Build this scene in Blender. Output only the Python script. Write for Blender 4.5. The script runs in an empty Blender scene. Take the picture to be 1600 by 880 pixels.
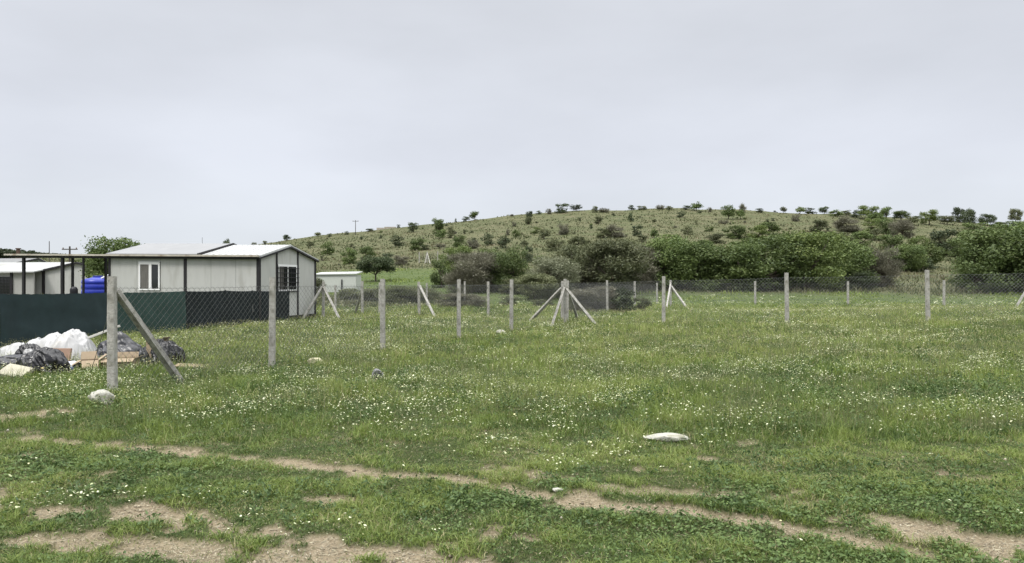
import bpy, math, random
import numpy as np
from mathutils import Vector, Matrix, Euler

random.seed(7)
RNG = np.random.default_rng(11)
SC = bpy.context.scene
COL = SC.collection
R = math.radians

# ------------------------------------------------------------------ camera
F = 1142.0            # focal length in photo pixels (photo 1600 x 880)
CX, CY = 800.0, 440.0
H = 1.70              # eye height
cam = bpy.data.cameras.new('camera')
cam.sensor_width = 36.0
cam.lens = 36.0 * F / 1600.0
cam.clip_start = 0.1
cam.clip_end = 6000
cam_o = bpy.data.objects.new('camera', cam)
cam_o.location = (0, 0, H)
cam_o.rotation_euler = (R(90), 0, 0)
COL.objects.link(cam_o)
SC.camera = cam_o

# ------------------------------------------------------------------ light
SUN_EL, SUN_AZ = R(52), R(215)      # soft sun behind the overcast, from the left rear of the camera
world = bpy.data.worlds.new('World')
SC.world = world
world.use_nodes = True
nt = world.node_tree
nt.nodes.clear()
def wn(t, **kw):
    n = nt.nodes.new(t)
    for k, v in kw.items():
        setattr(n, k, v)
    return n
out = wn('ShaderNodeOutputWorld')
bg = wn('ShaderNodeBackground')
sky = wn('ShaderNodeTexSky', sky_type='NISHITA', sun_disc=False, sun_elevation=SUN_EL, sun_rotation=SUN_AZ)
tc = wn('ShaderNodeTexCoord')
sep = wn('ShaderNodeSeparateXYZ')
ramp = wn('ShaderNodeValToRGB')
nt.links.new(tc.outputs['Generated'], sep.inputs[0])
nt.links.new(sep.outputs['Z'], ramp.inputs['Fac'])
cr = ramp.color_ramp
cr.elements[0].position = 0.0
cr.elements[0].color = (.72, .76, .80, 1)
cr.elements[1].position = 1.0
cr.elements[1].color = (1, 1, 1, 1)
SKY_STOPS = [(0.06, (.695, .735, .790)), (0.16, (.665, .695, .765)), (0.36, (.635, .660, .715)), (0.46, (.74, .75, .77))]
for p, c in SKY_STOPS:
    e = cr.elements.new(p); e.color = (*c, 1)
# clouds overhead grow brighter towards the zenith (overcast sky)
zen = wn('ShaderNodeMapRange'); zen.inputs['From Min'].default_value = .42; zen.inputs['From Max'].default_value = 1.0
zen.inputs['To Min'].default_value = 1.0; zen.inputs['To Max'].default_value = 4.0
nt.links.new(sep.outputs['Z'], zen.inputs['Value'])
# broad soft cloud bands
mp = wn('ShaderNodeMapping'); mp.inputs['Scale'].default_value = (1.2, 1.2, 3.4); mp.inputs['Rotation'].default_value = (0, R(8), 0)
nz = wn('ShaderNodeTexNoise'); nz.inputs['Scale'].default_value = 1.6; nz.inputs['Detail'].default_value = 5; nz.inputs['Roughness'].default_value = .5
nt.links.new(tc.outputs['Generated'], mp.inputs[0]); nt.links.new(mp.outputs[0], nz.inputs['Vector'])
nm = wn('ShaderNodeMapRange'); nm.inputs['From Min'].default_value = .3; nm.inputs['From Max'].default_value = .7
nm.inputs['To Min'].default_value = .90; nm.inputs['To Max'].default_value = 1.09
nt.links.new(nz.outputs['Fac'], nm.inputs['Value'])
mul = wn('ShaderNodeMath', operation='MULTIPLY'); nt.links.new(zen.outputs[0], mul.inputs[0]); nt.links.new(nm.outputs[0], mul.inputs[1])
sc1 = wn('ShaderNodeVectorMath', operation='SCALE'); nt.links.new(ramp.outputs['Color'], sc1.inputs[0]); nt.links.new(mul.outputs[0], sc1.inputs['Scale'])
SKY_STR = 0.1
sc2 = wn('ShaderNodeVectorMath', operation='SCALE'); sc2.inputs['Scale'].default_value = 1.0 / SKY_STR
nt.links.new(sc1.outputs[0], sc2.inputs[0])
mix = wn('ShaderNodeMix', data_type='RGBA'); mix.inputs['Factor'].default_value = .97
nt.links.new(sky.outputs[0], mix.inputs['A']); nt.links.new(sc2.outputs[0], mix.inputs['B'])
nt.links.new(mix.outputs['Result'], bg.inputs['Color'])
bg.inputs['Strength'].default_value = SKY_STR
nt.links.new(bg.outputs[0], out.inputs[0])

sun = bpy.data.lights.new('sun', 'SUN')
sun.energy = 1.8
sun.angle = R(14)
sun.color = (1.0, .96, .90)
sun_o = bpy.data.objects.new('sun', sun)
_d = Vector((math.sin(SUN_AZ) * math.cos(SUN_EL), math.cos(SUN_AZ) * math.cos(SUN_EL), math.sin(SUN_EL)))
sun_o.rotation_euler = _d.to_track_quat('Z', 'Y').to_euler()
COL.objects.link(sun_o)
SC.view_settings.view_transform = 'Standard'
SC.view_settings.look = 'None'
SC.view_settings.exposure = 0.15
SC.view_settings.gamma = 1.0
SC.view_settings.use_curve_mapping = False

# ------------------------------------------------------------------ noise (numpy)
def _hash(ix, iy, s):
    h = (ix.astype(np.int64) * 374761393 + iy.astype(np.int64) * 668265263 + s * 974711) & 0x7fffffff
    h = ((h ^ (h >> 13)) * 1274126177) & 0x7fffffff
    return ((h ^ (h >> 16)) & 0xffff) / 65535.0
def vnoise(x, y, s=0):
    x = np.asarray(x, float); y = np.asarray(y, float)
    ix = np.floor(x); iy = np.floor(y); fx = x - ix; fy = y - iy
    fx = fx * fx * (3 - 2 * fx); fy = fy * fy * (3 - 2 * fy)
    a = _hash(ix, iy, s); b = _hash(ix + 1, iy, s); c = _hash(ix, iy + 1, s); d = _hash(ix + 1, iy + 1, s)
    return (a * (1 - fx) + b * fx) * (1 - fy) + (c * (1 - fx) + d * fx) * fy
def fbm(x, y, s=0, o=4):
    t = 0; a = .5; n = 0
    x = np.asarray(x, float); y = np.asarray(y, float)
    for k in range(o):
        t = t + a * vnoise(x * 2 ** k + 17.3 * k, y * 2 ** k - 9.1 * k, s + k); n += a; a *= .5
    return t / n
def sstep(a, b, x):
    t = np.clip((np.asarray(x, float) - a) / (b - a), 0, 1)
    return t * t * (3 - 2 * t)

# ------------------------------------------------------------------ terrain
SKYL = [(-900, 404), (-200, 403), (0, 404), (200, 401), (330, 393), (380, 386), (440, 377), (500, 368), (560, 361), (640, 352), (700, 346), (760, 341),
        (800, 337), (870, 332), (960, 328), (1040, 326), (1100, 328), (1200, 331), (1250, 332), (1350, 336), (1440, 341), (1500, 346),
        (1600, 352), (1800, 362), (2400, 380)]
SU = np.array([(p - CX) / F for p, _ in SKYL]); SE = np.array([(CY - q) / F for _, q in SKYL])
Y0, YT = 58.0, 285.0
def terrain(x, y):
    x = np.asarray(x, float); y = np.asarray(y, float)
    ys = np.maximum(y, 5.0)
    u = np.clip(x / ys, -1.6, 1.6)
    E = np.interp(u, SU, SE)
    s = np.clip((ys - Y0) / (YT - Y0), 0, 1)
    f = ((s + .03) ** .72 - .03 ** .72) / (1.03 ** .72 - .03 ** .72)
    yc = np.minimum(ys, YT)
    zh = (H + yc * E) * f + s * (fbm(x / 22, y / 22, 5) - .5) * 1.6
    far = np.maximum(ys - YT, 0)
    zh = np.maximum(zh - far * .07, np.minimum(zh, -2.0))
    rise = .023 * np.clip(x, 0, 22) * sstep(8, 24, y) * (1 - sstep(29, 42, y))
    sw = (fbm(x / 9, y / 9, 3, 3) - .5) * .10 * (1 - sstep(40, 60, y))
    return zh + rise + sw
def hit(px, py):
    """first ground point seen along the ray through a photo position"""
    u = (px - CX) / F; t = (CY - py) / F
    ys = np.concatenate([np.arange(3, 60, .02), np.arange(60, YT, .25)])
    z = terrain(u * ys, ys)
    ok = np.nonzero(z >= H + t * ys)[0]
    d = ys[ok[0]] if len(ok) else YT - 2
    return Vector((u * d, d, float(terrain(np.array([u * d]), np.array([d]))[0])))
def gz(x, y):
    return float(ground_z(np.array([x]), np.array([y]))[0])

RUTS = [  # (polyline in photo positions, half width m)
    ([(40, 684), (100, 688), (200, 697), (350, 712), (480, 725), (600, 743), (700, 752), (800, 770), (870, 783), (960, 797), (1080, 805), (1180, 820), (1320, 848), (1420, 868)], .085, 1.0),
    ([(800, 738), (940, 763), (1000, 772), (1110, 775), (1220, 785), (1260, 790), (1350, 799), (1430, 820), (1520, 840), (1620, 862), (1750, 890)], .10, .8),
    ([(1440, 826), (1500, 838), (1560, 850), (1640, 862), (1760, 880)], .21, 1.0),
    ([(-160, 770), (0, 800), (120, 798), (240, 797), (300, 803), (360, 825), (430, 835), (500, 850), (600, 868), (700, 885), (850, 905)], .125, 1.0),
    ([(60, 850), (170, 850), (270, 855), (360, 872), (480, 890), (620, 905)], .095, .9),
    ([(-60, 662), (0, 657), (40, 648), (90, 640)], .20, .85),
    ([(-80, 682), (0, 678), (60, 676)], .10, .7),
]
RP = []
for pts, hw, st in RUTS:
    w = []
    for p, q in pts:
        d = H * F / (q - CY)
        w.append(((p - CX) / F * d, d))
    RP.append((w, hw, st))
def dirt(x, y):
    x = np.asarray(x, float); y = np.asarray(y, float)
    out = np.zeros_like(x)
    sel = (y > 2.5) & (y < 13)
    xs, ys = x[sel], y[sel]
    if len(xs) == 0:
        return out
    wob = (fbm(xs * 1.1, ys * 1.1, 21) - .5); wob2 = (fbm(xs * 2.6, ys * 2.6, 25) - .5)
    fine = (fbm(xs * 5, ys * 5, 22) - .5)
    o = np.zeros_like(xs)
    for w, hw, st in RP:
        D = np.full_like(xs, 1e9)
        for (ax, ay), (bx, by) in zip(w[:-1], w[1:]):
            vx, vy = bx - ax, by - ay
            t = np.clip(((xs - ax) * vx + (ys - ay) * vy) / (vx * vx + vy * vy), 0, 1)
            D = np.minimum(D, np.hypot(xs - ax - t * vx, ys - ay - t * vy))
        e = (D - hw * ((.9 + wob * 3.0 + wob2 * 3.4) if hw != .085 else (1.35 + wob * 1.3 + wob2 * 1.2))) + fine * (.62 if hw > .09 else .32) + (fbm(xs * 16, ys * 16, 24) - .5) * .22
        o = np.maximum(o, st * (1 - sstep(-.07, .05, e)))
    # scattered worn spots along the track
    sp = fbm(xs * 1.7 + 40, ys * 2.1, 31)
    o = np.maximum(o, .9 * sstep(.69, .75, sp + .35 * (fbm(xs * 7, ys * 7, 32) - .5)) * (1 - sstep(6.8, 8.6, ys)))
    out[sel] = o
    return out
def worn(x, y):
    """short trodden grass between and beside the wheel ruts (1) and the tall meadow (0)"""
    lim = 7.7 + .9 * (fbm(np.asarray(x) * .5, np.asarray(y) * .5, 33) - .5) * 2 + .04 * np.clip(-np.asarray(x), -5, 8)
    return 1 - sstep(lim - .5, lim + .7, np.asarray(y, float))
def ground_z(x, y):
    x = np.asarray(x, float); y = np.asarray(y, float)
    near = 1 - sstep(25, 45, y)
    m = (fbm(x * 1.3, y * 1.3, 41) - .5) * .09 + (fbm(x * 6, y * 6, 43) - .5) * .03
    return terrain(x, y) + m * near - dirt(x, y) * .03

# ------------------------------------------------------------------ materials
MATS = {}
def lin(c):
    return c
def mat(name, col, rough=.8, var=.12, scale=6.0, bump=0.0, bscale=40.0, metal=0.0, col2=None, fac2=(.5, .62), scale2=2.0, spec=.3, coords='Object', stretch=None):
    if name in MATS:
        return MATS[name]
    m = bpy.data.materials.new(name); m.use_nodes = True
    t = m.node_tree; b = t.nodes['Principled BSDF']
    b.inputs['Roughness'].default_value = rough; b.inputs['Metallic'].default_value = metal
    b.inputs['Specular IOR Level'].default_value = spec
    tcn = t.nodes.new('ShaderNodeTexCoord'); src = tcn.outputs[coords]
    if stretch:
        mpn = t.nodes.new('ShaderNodeMapping'); mpn.inputs['Scale'].default_value = stretch
        t.links.new(src, mpn.inputs[0]); src = mpn.outputs[0]
    n = t.nodes.new('ShaderNodeTexNoise'); n.inputs['Scale'].default_value = scale; n.inputs['Detail'].default_value = 6; n.inputs['Roughness'].default_value = .65
    t.links.new(src, n.inputs['Vector'])
    mr = t.nodes.new('ShaderNodeMapRange'); mr.inputs['From Min'].default_value = .3; mr.inputs['From Max'].default_value = .7
    mr.inputs['To Min'].default_value = 1 - var; mr.inputs['To Max'].default_value = 1 + var
    t.links.new(n.outputs['Fac'], mr.inputs['Value'])
    base = t.nodes.new('ShaderNodeRGB'); base.outputs[0].default_value = (*col, 1)
    cur = base.outputs[0]
    if col2:
        n2 = t.nodes.new('ShaderNodeTexNoise'); n2.inputs['Scale'].default_value = scale2; n2.inputs['Detail'].default_value = 5
        t.links.new(src, n2.inputs['Vector'])
        mr2 = t.nodes.new('ShaderNodeMapRange'); mr2.inputs['From Min'].default_value = fac2[0]; mr2.inputs['From Max'].default_value = fac2[1]
        t.links.new(n2.outputs['Fac'], mr2.inputs['Value'])
        mx = t.nodes.new('ShaderNodeMix'); mx.data_type = 'RGBA'; mx.inputs['B'].default_value = (*col2, 1)
        t.links.new(mr2.outputs[0], mx.inputs['Factor']); t.links.new(cur, mx.inputs['A']); cur = mx.outputs['Result']
    vm = t.nodes.new('ShaderNodeVectorMath'); vm.operation = 'SCALE'
    t.links.new(cur, vm.inputs[0]); t.links.new(mr.outputs[0], vm.inputs['Scale'])
    t.links.new(vm.outputs[0], b.inputs['Base Color'])
    if bump:
        nb = t.nodes.new('ShaderNodeTexNoise'); nb.inputs['Scale'].default_value = bscale; nb.inputs['Detail'].default_value = 5
        t.links.new(src, nb.inputs['Vector'])
        bp = t.nodes.new('ShaderNodeBump'); bp.inputs['Strength'].default_value = bump; bp.inputs['Distance'].default_value = .02
        t.links.new(nb.outputs['Fac'], bp.inputs['Height']); t.links.new(bp.outputs[0], b.inputs['Normal'])
    MATS[name] = m
    return m

def leaf_mat(name, ca, cb, cc=None, trans=.25, objvar=.25, rough=.6):
    """foliage: colour between ca and cb by a per-leaf value, cc for rare dry leaves, whole plants vary a little"""
    if name in MATS:
        return MATS[name]
    m = bpy.data.materials.new(name); m.use_nodes = True
    t = m.node_tree; t.nodes.clear()
    o = t.nodes.new('ShaderNodeOutputMaterial')
    at = t.nodes.new('ShaderNodeAttribute'); at.attribute_name = 'tint'
    rp = t.nodes.new('ShaderNodeValToRGB'); c = rp.color_ramp
    c.elements[0].position = 0; c.elements[0].color = (*ca, 1)
    c.elements[1].position = .85; c.elements[1].color = (*cb, 1)
    e = c.elements.new(1.0); e.color = (*(cc or cb), 1)
    t.links.new(at.outputs['Fac'], rp.inputs['Fac'])
    oi = t.nodes.new('ShaderNodeObjectInfo')
    mr = t.nodes.new('ShaderNodeMapRange'); mr.inputs['To Min'].default_value = 1 - objvar; mr.inputs['To Max'].default_value = 1 + objvar
    t.links.new(oi.outputs['Random'], mr.inputs['Value'])
    vm = t.nodes.new('ShaderNodeVectorMath'); vm.operation = 'SCALE'
    t.links.new(rp.outputs[0], vm.inputs[0]); t.links.new(mr.outputs[0], vm.inputs['Scale'])
    d = t.nodes.new('ShaderNodeBsdfDiffuse'); tr = t.nodes.new('ShaderNodeBsdfTranslucent')
    t.links.new(vm.outputs[0], d.inputs['Color']); t.links.new(vm.outputs[0], tr.inputs['Color'])
    gl = t.nodes.new('ShaderNodeBsdfGlossy'); gl.inputs['Roughness'].default_value = rough; gl.inputs['Color'].default_value = (.9, .95, .9, 1)
    mx = t.nodes.new('ShaderNodeMixShader'); mx.inputs[0].default_value = trans
    t.links.new(d.outputs[0], mx.inputs[1]); t.links.new(tr.outputs[0], mx.inputs[2])
    m2 = t.nodes.new('ShaderNodeMixShader'); m2.inputs[0].default_value = .03
    t.links.new(mx.outputs[0], m2.inputs[1]); t.links.new(gl.outputs[0], m2.inputs[2])
    t.links.new(m2.outputs[0], o.inputs[0])
    MATS[name] = m
    return m

# ------------------------------------------------------------------ tags and builders
def tag(o, label=None, cat=None, group=None, kind=None):
    if label: o['label'] = label
    if cat: o['category'] = cat
    if group: o['group'] = group
    if kind: o['kind'] = kind
    return o
def empty(name, loc=(0, 0, 0), rz=0.0):
    o = bpy.data.objects.new(name, None); COL.objects.link(o)
    o.location = loc; o.rotation_euler = (0, 0, rz); o.empty_display_size = .2
    return o
def link(name, me, parent=None):
    o = bpy.data.objects.new(name, me); COL.objects.link(o)
    if parent: o.parent = parent
    return o
def mesh_np(name, V, faces, m, tint=None, smooth=False):
    """V (N,3); faces: list of int arrays (M,k)"""
    me = bpy.data.meshes.new(name)
    V = np.ascontiguousarray(V, dtype=np.float32)
    me.vertices.add(len(V)); me.vertices.foreach_set('co', V.ravel())
    loops = np.concatenate([f.ravel() for f in faces]).astype(np.int32)
    tot = np.concatenate([np.full(len(f), f.shape[1]) for f in faces]).astype(np.int32)
    st = np.concatenate([[0], np.cumsum(tot)[:-1]]).astype(np.int32)
    me.loops.add(len(loops)); me.loops.foreach_set('vertex_index', loops)
    me.polygons.add(len(tot)); me.polygons.foreach_set('loop_start', st)
    if smooth: me.polygons.foreach_set('use_smooth', np.ones(len(tot), bool))
    me.update(calc_edges=True)
    if tint is not None:
        a = me.attributes.new('tint', 'FLOAT', 'POINT'); a.data.foreach_set('value', np.ascontiguousarray(tint, dtype=np.float32))
    me.materials.append(m)
    return me
class MB:
    """collects shapes into one mesh"""
    def __init__(s, fn=None):
        s.v = []; s.f = []; s.fn = fn
    def add(s, vs, fs):
        n = len(s.v)
        for v in vs:
            s.v.append(tuple(s.fn(*v)) if s.fn else tuple(v))
        for f in fs:
            s.f.append(tuple(n + i for i in f))
        return s
    def box(s, x0, y0, z0, x1, y1, z1):
        return s.add([(x0, y0, z0), (x1, y0, z0), (x1, y1, z0), (x0, y1, z0), (x0, y0, z1), (x1, y0, z1), (x1, y1, z1), (x0, y1, z1)],
                     [(0, 3, 2, 1), (4, 5, 6, 7), (0, 1, 5, 4), (1, 2, 6, 5), (2, 3, 7, 6), (3, 0, 4, 7)])
    def prism(s, poly, axis, a, b):
        """poly of (p,q) extruded along axis from a to b"""
        n = len(poly)
        def P(p, q, w):
            return {'x': (w, p, q), 'y': (p, w, q), 'z': (p, q, w)}[axis]
        vs = [P(p, q, a) for p, q in poly] + [P(p, q, b) for p, q in poly]
        fs = [tuple(range(n)), tuple(range(2 * n - 1, n - 1, -1))] + [(i, (i + 1) % n, n + (i + 1) % n, n + i) for i in range(n)]
        return s.add(vs, fs)
    def bar(s, a, b, ra, rb=None, n=6, cap=True):
        a = Vector(a); b = Vector(b); d = (b - a)
        if d.length < 1e-6: return s
        rb = ra if rb is None else rb
        z = d.normalized(); u = z.orthogonal().normalized(); w = z.cross(u)
        if n == 4:
            u, w = (Vector((1, 0, 0)) if abs(z.x) < .8 else Vector((0, 1, 0))), None
            u = (u - z * u.dot(z)).normalized(); w = z.cross(u)
        ph = math.pi / 4 if n == 4 else 0
        k = math.sqrt(2) if n == 4 else 1
        vs = [a + (u * math.cos(ph + 2 * math.pi * i / n) + w * math.sin(ph + 2 * math.pi * i / n)) * ra * k for i in range(n)]
        vs += [b + (u * math.cos(ph + 2 * math.pi * i / n) + w * math.sin(ph + 2 * math.pi * i / n)) * rb * k for i in range(n)]
        fs = [(i, (i + 1) % n, n + (i + 1) % n, n + i) for i in range(n)]
        if cap: fs += [tuple(range(n - 1, -1, -1)), tuple(range(n, 2 * n))]
        return s.add(vs, fs)
    def lathe(s, prof, c=(0, 0), n=32):
        vs = []; fs = []
        for r, z in prof:
            for i in range(n):
                a = 2 * math.pi * i / n
                vs.append((c[0] + r * math.cos(a), c[1] + r * math.sin(a), z))
        for k in range(len(prof) - 1):
            for i in range(n):
                j = (i + 1) % n
                fs.append((k * n + i, k * n + j, (k + 1) * n + j, (k + 1) * n + i))
        fs.append(tuple(range(n - 1, -1, -1))); fs.append(tuple(range((len(prof) - 1) * n, len(prof) * n)))
        return s.add(vs, fs)
    def build(s, name, m, parent=None, smooth=False):
        me = bpy.data.meshes.new(name)
        me.from_pydata(s.v, [], s.f); me.update()
        if smooth: me.polygons.foreach_set('use_smooth', np.ones(len(me.polygons), bool))
        me.materials.append(m)
        return link(name, me, parent)
def bevel(o, w=.01, seg=2):
    b = o.modifiers.new('bevel', 'BEVEL'); b.width = w; b.segments = seg; b.limit_method = 'ANGLE'
    return o

# ------------------------------------------------------------------ ground sheet
def ground_material():
    m = bpy.data.materials.new('meadow_soil'); m.use_nodes = True
    t = m.node_tree; b = t.nodes['Principled BSDF']; b.inputs['Roughness'].default_value = .95; b.inputs['Specular IOR Level'].default_value = .15
    L = t.links.new
    geo = t.nodes.new('ShaderNodeNewGeometry')
    def noise(scale, detail=6, rough=.6, stretch=None):
        n = t.nodes.new('ShaderNodeTexNoise'); n.inputs['Scale'].default_value = scale; n.inputs['Detail'].default_value = detail; n.inputs['Roughness'].default_value = rough
        if stretch:
            mp = t.nodes.new('ShaderNodeMapping'); mp.inputs['Scale'].default_value = stretch
            L(geo.outputs['Position'], mp.inputs[0]); L(mp.outputs[0], n.inputs['Vector'])
        else:
            L(geo.outputs['Position'], n.inputs['Vector'])
        return n.outputs['Fac']
    def rng(v, a, b_, c=0, d=1):
        n = t.nodes.new('ShaderNodeMapRange'); n.inputs['From Min'].default_value = a; n.inputs['From Max'].default_value = b_
        n.inputs['To Min'].default_value = c; n.inputs['To Max'].default_value = d; L(v, n.inputs['Value']); return n.outputs[0]
    def mixc(f, a, b_):
        n = t.nodes.new('ShaderNodeMix'); n.data_type = 'RGBA'
        for k, v in (('A', a), ('B', b_)):
            if isinstance(v, tuple): n.inputs[k].default_value = (*v, 1)
            else: L(v, n.inputs[k])
        L(f, n.inputs['Factor']); return n.outputs['Result']
    def attr(nm):
        n = t.nodes.new('ShaderNodeAttribute'); n.attribute_name = nm; return n.outputs['Fac']
    turf = mixc(rng(noise(9), .38, .62), (.050, .068, .024), (.110, .112, .052))
    turf = mixc(rng(noise(1.2), .45, .65), turf, (.060, .085, .026))
    soil = mixc(rng(noise(3.2, 8, .7), .38, .62), (.34, .28, .185), (.24, .195, .130))
    soil = mixc(rng(noise(45, 4), .52, .60), soil, (.39, .33, .235))
    soil = mixc(rng(noise(14, 8, .75), .56, .63), soil, (.15, .14, .08))
    near = mixc(attr('dirt'), turf, soil)
    dry = mixc(rng(noise(.10, 6, .65), .40, .62), (.084, .094, .042), (.125, .120, .066))
    dry = mixc(rng(noise(.9, 6, .75, (1, 1, 3)), .50, .60), dry, (.055, .068, .028))
    dry = mixc(rng(noise(.35, 5, .7), .60, .68), dry, (.150, .120, .080))
    lush = mixc(rng(noise(.25, 5), .4, .6), (.066, .094, .030), (.090, .116, .042))
    far = mixc(attr('lush'), dry, lush)
    c = mixc(attr('hill'), near, far)
    L(c, b.inputs['Base Color'])
    bp = t.nodes.new('ShaderNodeBump'); bp.inputs['Strength'].default_value = 1.0; bp.inputs['Distance'].default_value = .05
    L(noise(28, 5, .7), bp.inputs['Height']); L(bp.outputs[0], b.inputs['Normal'])
    return m
def lushness(x, y):
    """greener sown strip at the foot of the hill"""
    u = x / np.maximum(y, 1)
    a = (1 - sstep(-.08, .0, u)) * sstep(62, 72, y) * (1 - sstep(108, 122, y + (fbm(x / 9, y / 9, 61) - .5) * 14))
    b = sstep(-.12, -.02, u) * sstep(40, 46, y) * (1 - sstep(63, 72, y)) * (1 - .6 * sstep(.52, .56, u) * (1 - sstep(.62, .66, u)) * sstep(60, 66, y))
    return np.clip(a + b, 0, 1)
rs = [1.2]
while rs[-1] < 14: rs.append(rs[-1] * 1.0075)
while rs[-1] < 60: rs.append(rs[-1] * 1.012)
while rs[-1] < 330: rs.append(rs[-1] * 1.010)
while rs[-1] < 4500: rs.append(rs[-1] * 1.12)
rs = np.array(rs)
az = np.concatenate([np.arange(-180, -44, 4), np.arange(-44, 44, .22), np.arange(44, 180, 4)])
A, RR = np.meshgrid(np.radians(az), rs)
gx = (RR * np.sin(A)).ravel(); gy = (RR * np.cos(A)).ravel()
gv = np.stack([gx, gy, ground_z(gx, gy)], 1)
nr, na = len(rs), len(az)
i0 = (np.arange(nr - 1)[:, None] * na + np.arange(na)[None, :]); i1 = (np.arange(nr - 1)[:, None] * na + (np.arange(na)[None, :] + 1) % na)
q = np.stack([i0, i1, i1 + na, i0 + na], -1).reshape(-1, 4)[:, ::-1]
gv = np.vstack([gv, [[0, 0, gz(0, .5)]]])
cen = np.stack([np.full(na, nr * na), np.arange(na), (np.arange(na) + 1) % na], 1)[:, ::-1]
gm = mesh_np('ground', gv, [q, cen], ground_material(), smooth=True)
for nm, val in (('dirt', np.append(dirt(gx, gy), 0)), ('hill', np.append(sstep(46, 56, gy), 0)), ('lush', np.append(lushness(gx, gy), 0))):
    a = gm.attributes.new(nm, 'FLOAT', 'POINT'); a.data.foreach_set('value', np.ascontiguousarray(val, dtype=np.float32))
tag(link('ground', gm), kind='structure')

# ------------------------------------------------------------------ prefab house with canopy
HO = Vector((-10.07, 29.1, 0)); TH = Vector((-.970, .2425, 0)); GH = Vector((.2425, .970, 0))
def hf(s, g, z):          # s along the front wall to the left, g into the depth
    p = HO + TH * s + GH * g
    return (p.x, p.y, z + .0133 * max(s, 0) * (1 if z > 1.9 else 0))
white_panel = mat('white_panel', (.455, .46, .44), rough=.45, var=.05, scale=1.5, col2=(.38, .38, .355), fac2=(.52, .72), scale2=1.6, stretch=(2.2, 2.2, .5))
white_metal = mat('white_metal', (.46, .47, .465), rough=.35, var=.05, scale=2)
grey_metal = mat('grey_roof_metal', (.25, .255, .26), rough=.45, var=.08, scale=1.5)
black_steel = mat('black_steel', (.022, .021, .023), rough=.5, var=.2)
pvc = mat('white_pvc', (.78, .78, .78), rough=.3, var=.03)
seam = mat('panel_seam', (.20, .20, .19), rough=.7)
fascia_m = mat('cream_fascia', (.44, .41, .35), rough=.6, var=.15, scale=3, col2=(.25, .20, .15), fac2=(.55, .7), scale2=2.5)
glassm = bpy.data.materials.new('dark_glass'); glassm.use_nodes = True
_b = glassm.node_tree.nodes['Principled BSDF']; _b.inputs['Base Color'].default_value = (.02, .022, .024, 1); _b.inputs['Roughness'].default_value = .06
curtain = mat('curtain', (.13, .125, .115), rough=.9, var=.3, scale=9, stretch=(6, 6, .4))

house = empty('prefab_house', hf(3.5, 2.2, 0))
tag(house, 'long white panel house with black steel frame and barred gable window', 'house')
house_inv = Matrix.Translation(-Vector(house.location))
def hp(mb, name, m, parent=house, smooth=False):
    o = mb.build(name, m, None, smooth)
    o.data.transform(house_inv)
    o.parent = parent
    return o
GL = 4.45; EAVE = 2.67; FL = .24
AP = 3.20
w = MB(hf)
w.box(0, 0, FL, 7.1, .06, EAVE)                       # front wall
w.box(0, GL - .06, FL, 7.1, GL, EAVE)                 # rear wall
for s0 in (0, 7.04):                                  # gable walls
    w.add([(s0, .062, FL), (s0, GL - .062, FL), (s0, GL - .062, EAVE), (s0, GL / 2, AP - .06), (s0, .062, EAVE),
           (s0 + .06, .062, FL), (s0 + .06, GL - .062, FL), (s0 + .06, GL - .062, EAVE), (s0 + .06, GL / 2, AP - .06), (s0 + .06, .062, EAVE)],
          [(0, 1, 2, 3, 4), (9, 8, 7, 6, 5), (0, 5, 6, 1), (1, 6, 7, 2), (2, 7, 8, 3), (3, 8, 9, 4), (4, 9, 5, 0)])
wall = hp(w, 'wall', white_panel)
for s in (1.06, 2.2, 4.6, 5.75): hp(MB(hf).box(s - .006, -.003, FL, s + .006, .01, EAVE - .06), 'panel_seam', seam, wall)
def steel(s0, g0, z0, s1, g1, z1, nm='frame_post'):
    return hp(MB(hf).box(s0, g0, z0, s1, g1, z1), nm, black_steel)
steel(-.035, -.035, -.1, .10, .08, EAVE + .0)
steel(3.34, -.03, -.1, 3.47, .05, EAVE - .08)
steel(7.06, -.03, -.1, 7.16, .08, EAVE)
for g in (1.25, 2.91): 
    ztop = EAVE + (AP - EAVE) * (1 - abs(g - GL / 2) / (GL / 2)) - .04
    steel(-.03, g - .05, -.1, .03, g + .05, ztop)
steel(-.035, GL - .09, -.1, .08, GL + .02, EAVE)
# dark underframe and rails
hp(MB(hf).box(-.02, .05, FL - .12, 7.1, GL - .03, FL - .004), 'floor_frame', black_steel)
for s, g in ((.3, .5), (.3, 2.2), (.3, 4.2), (3.5, .5), (3.5, 4.2), (6.8, .5), (6.8, 4.2)):
    hp(MB(hf).box(s - .12, g - .12, -.2, s + .12, g + .12, FL - .125), 'pier', mat('dark_block', (.06, .058, .055), rough=.9))
# roofs: near block R and raised block L
def roof(s0, s1, z_e, z_a, m, nm, over=.12, seams=0):
    mb = MB(hf)
    zo = z_e - (z_a - z_e) / (GL / 2) * over
    p = [(-over, zo), (GL / 2, z_a), (GL + over, zo), (GL + over, zo + .06), (GL / 2, z_a + .065), (-over, zo + .06)]
    mb.prism([(g, z) for g, z in p], 'x', s0, s1)
    o = hp(mb, nm, m)
    if seams:
        r = MB(hf); n = int((s1 - s0) / seams)
        for i in range(n + 1):
            s = s0 + .02 + i * seams
            if s > s1 - .04: break
            r.add([(s, -over, zo + .058), (s + .035, -over, zo + .058), (s + .035, -over, zo + .078), (s, -over, zo + .078),
                   (s, GL / 2, z_a + .063), (s + .035, GL / 2, z_a + .063), (s + .035, GL / 2, z_a + .082), (s, GL / 2, z_a + .082)],
                  [(0, 1, 2, 3), (0, 4, 5, 1), (1, 5, 6, 2), (2, 6, 7, 3), (3, 7, 4, 0), (7, 6, 5, 4)])
        hp(r, 'roof_seam', m, o)
    return o
r1 = roof(-.10, 2.70, EAVE + .01, AP, white_metal, 'roof', seams=.28)
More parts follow.
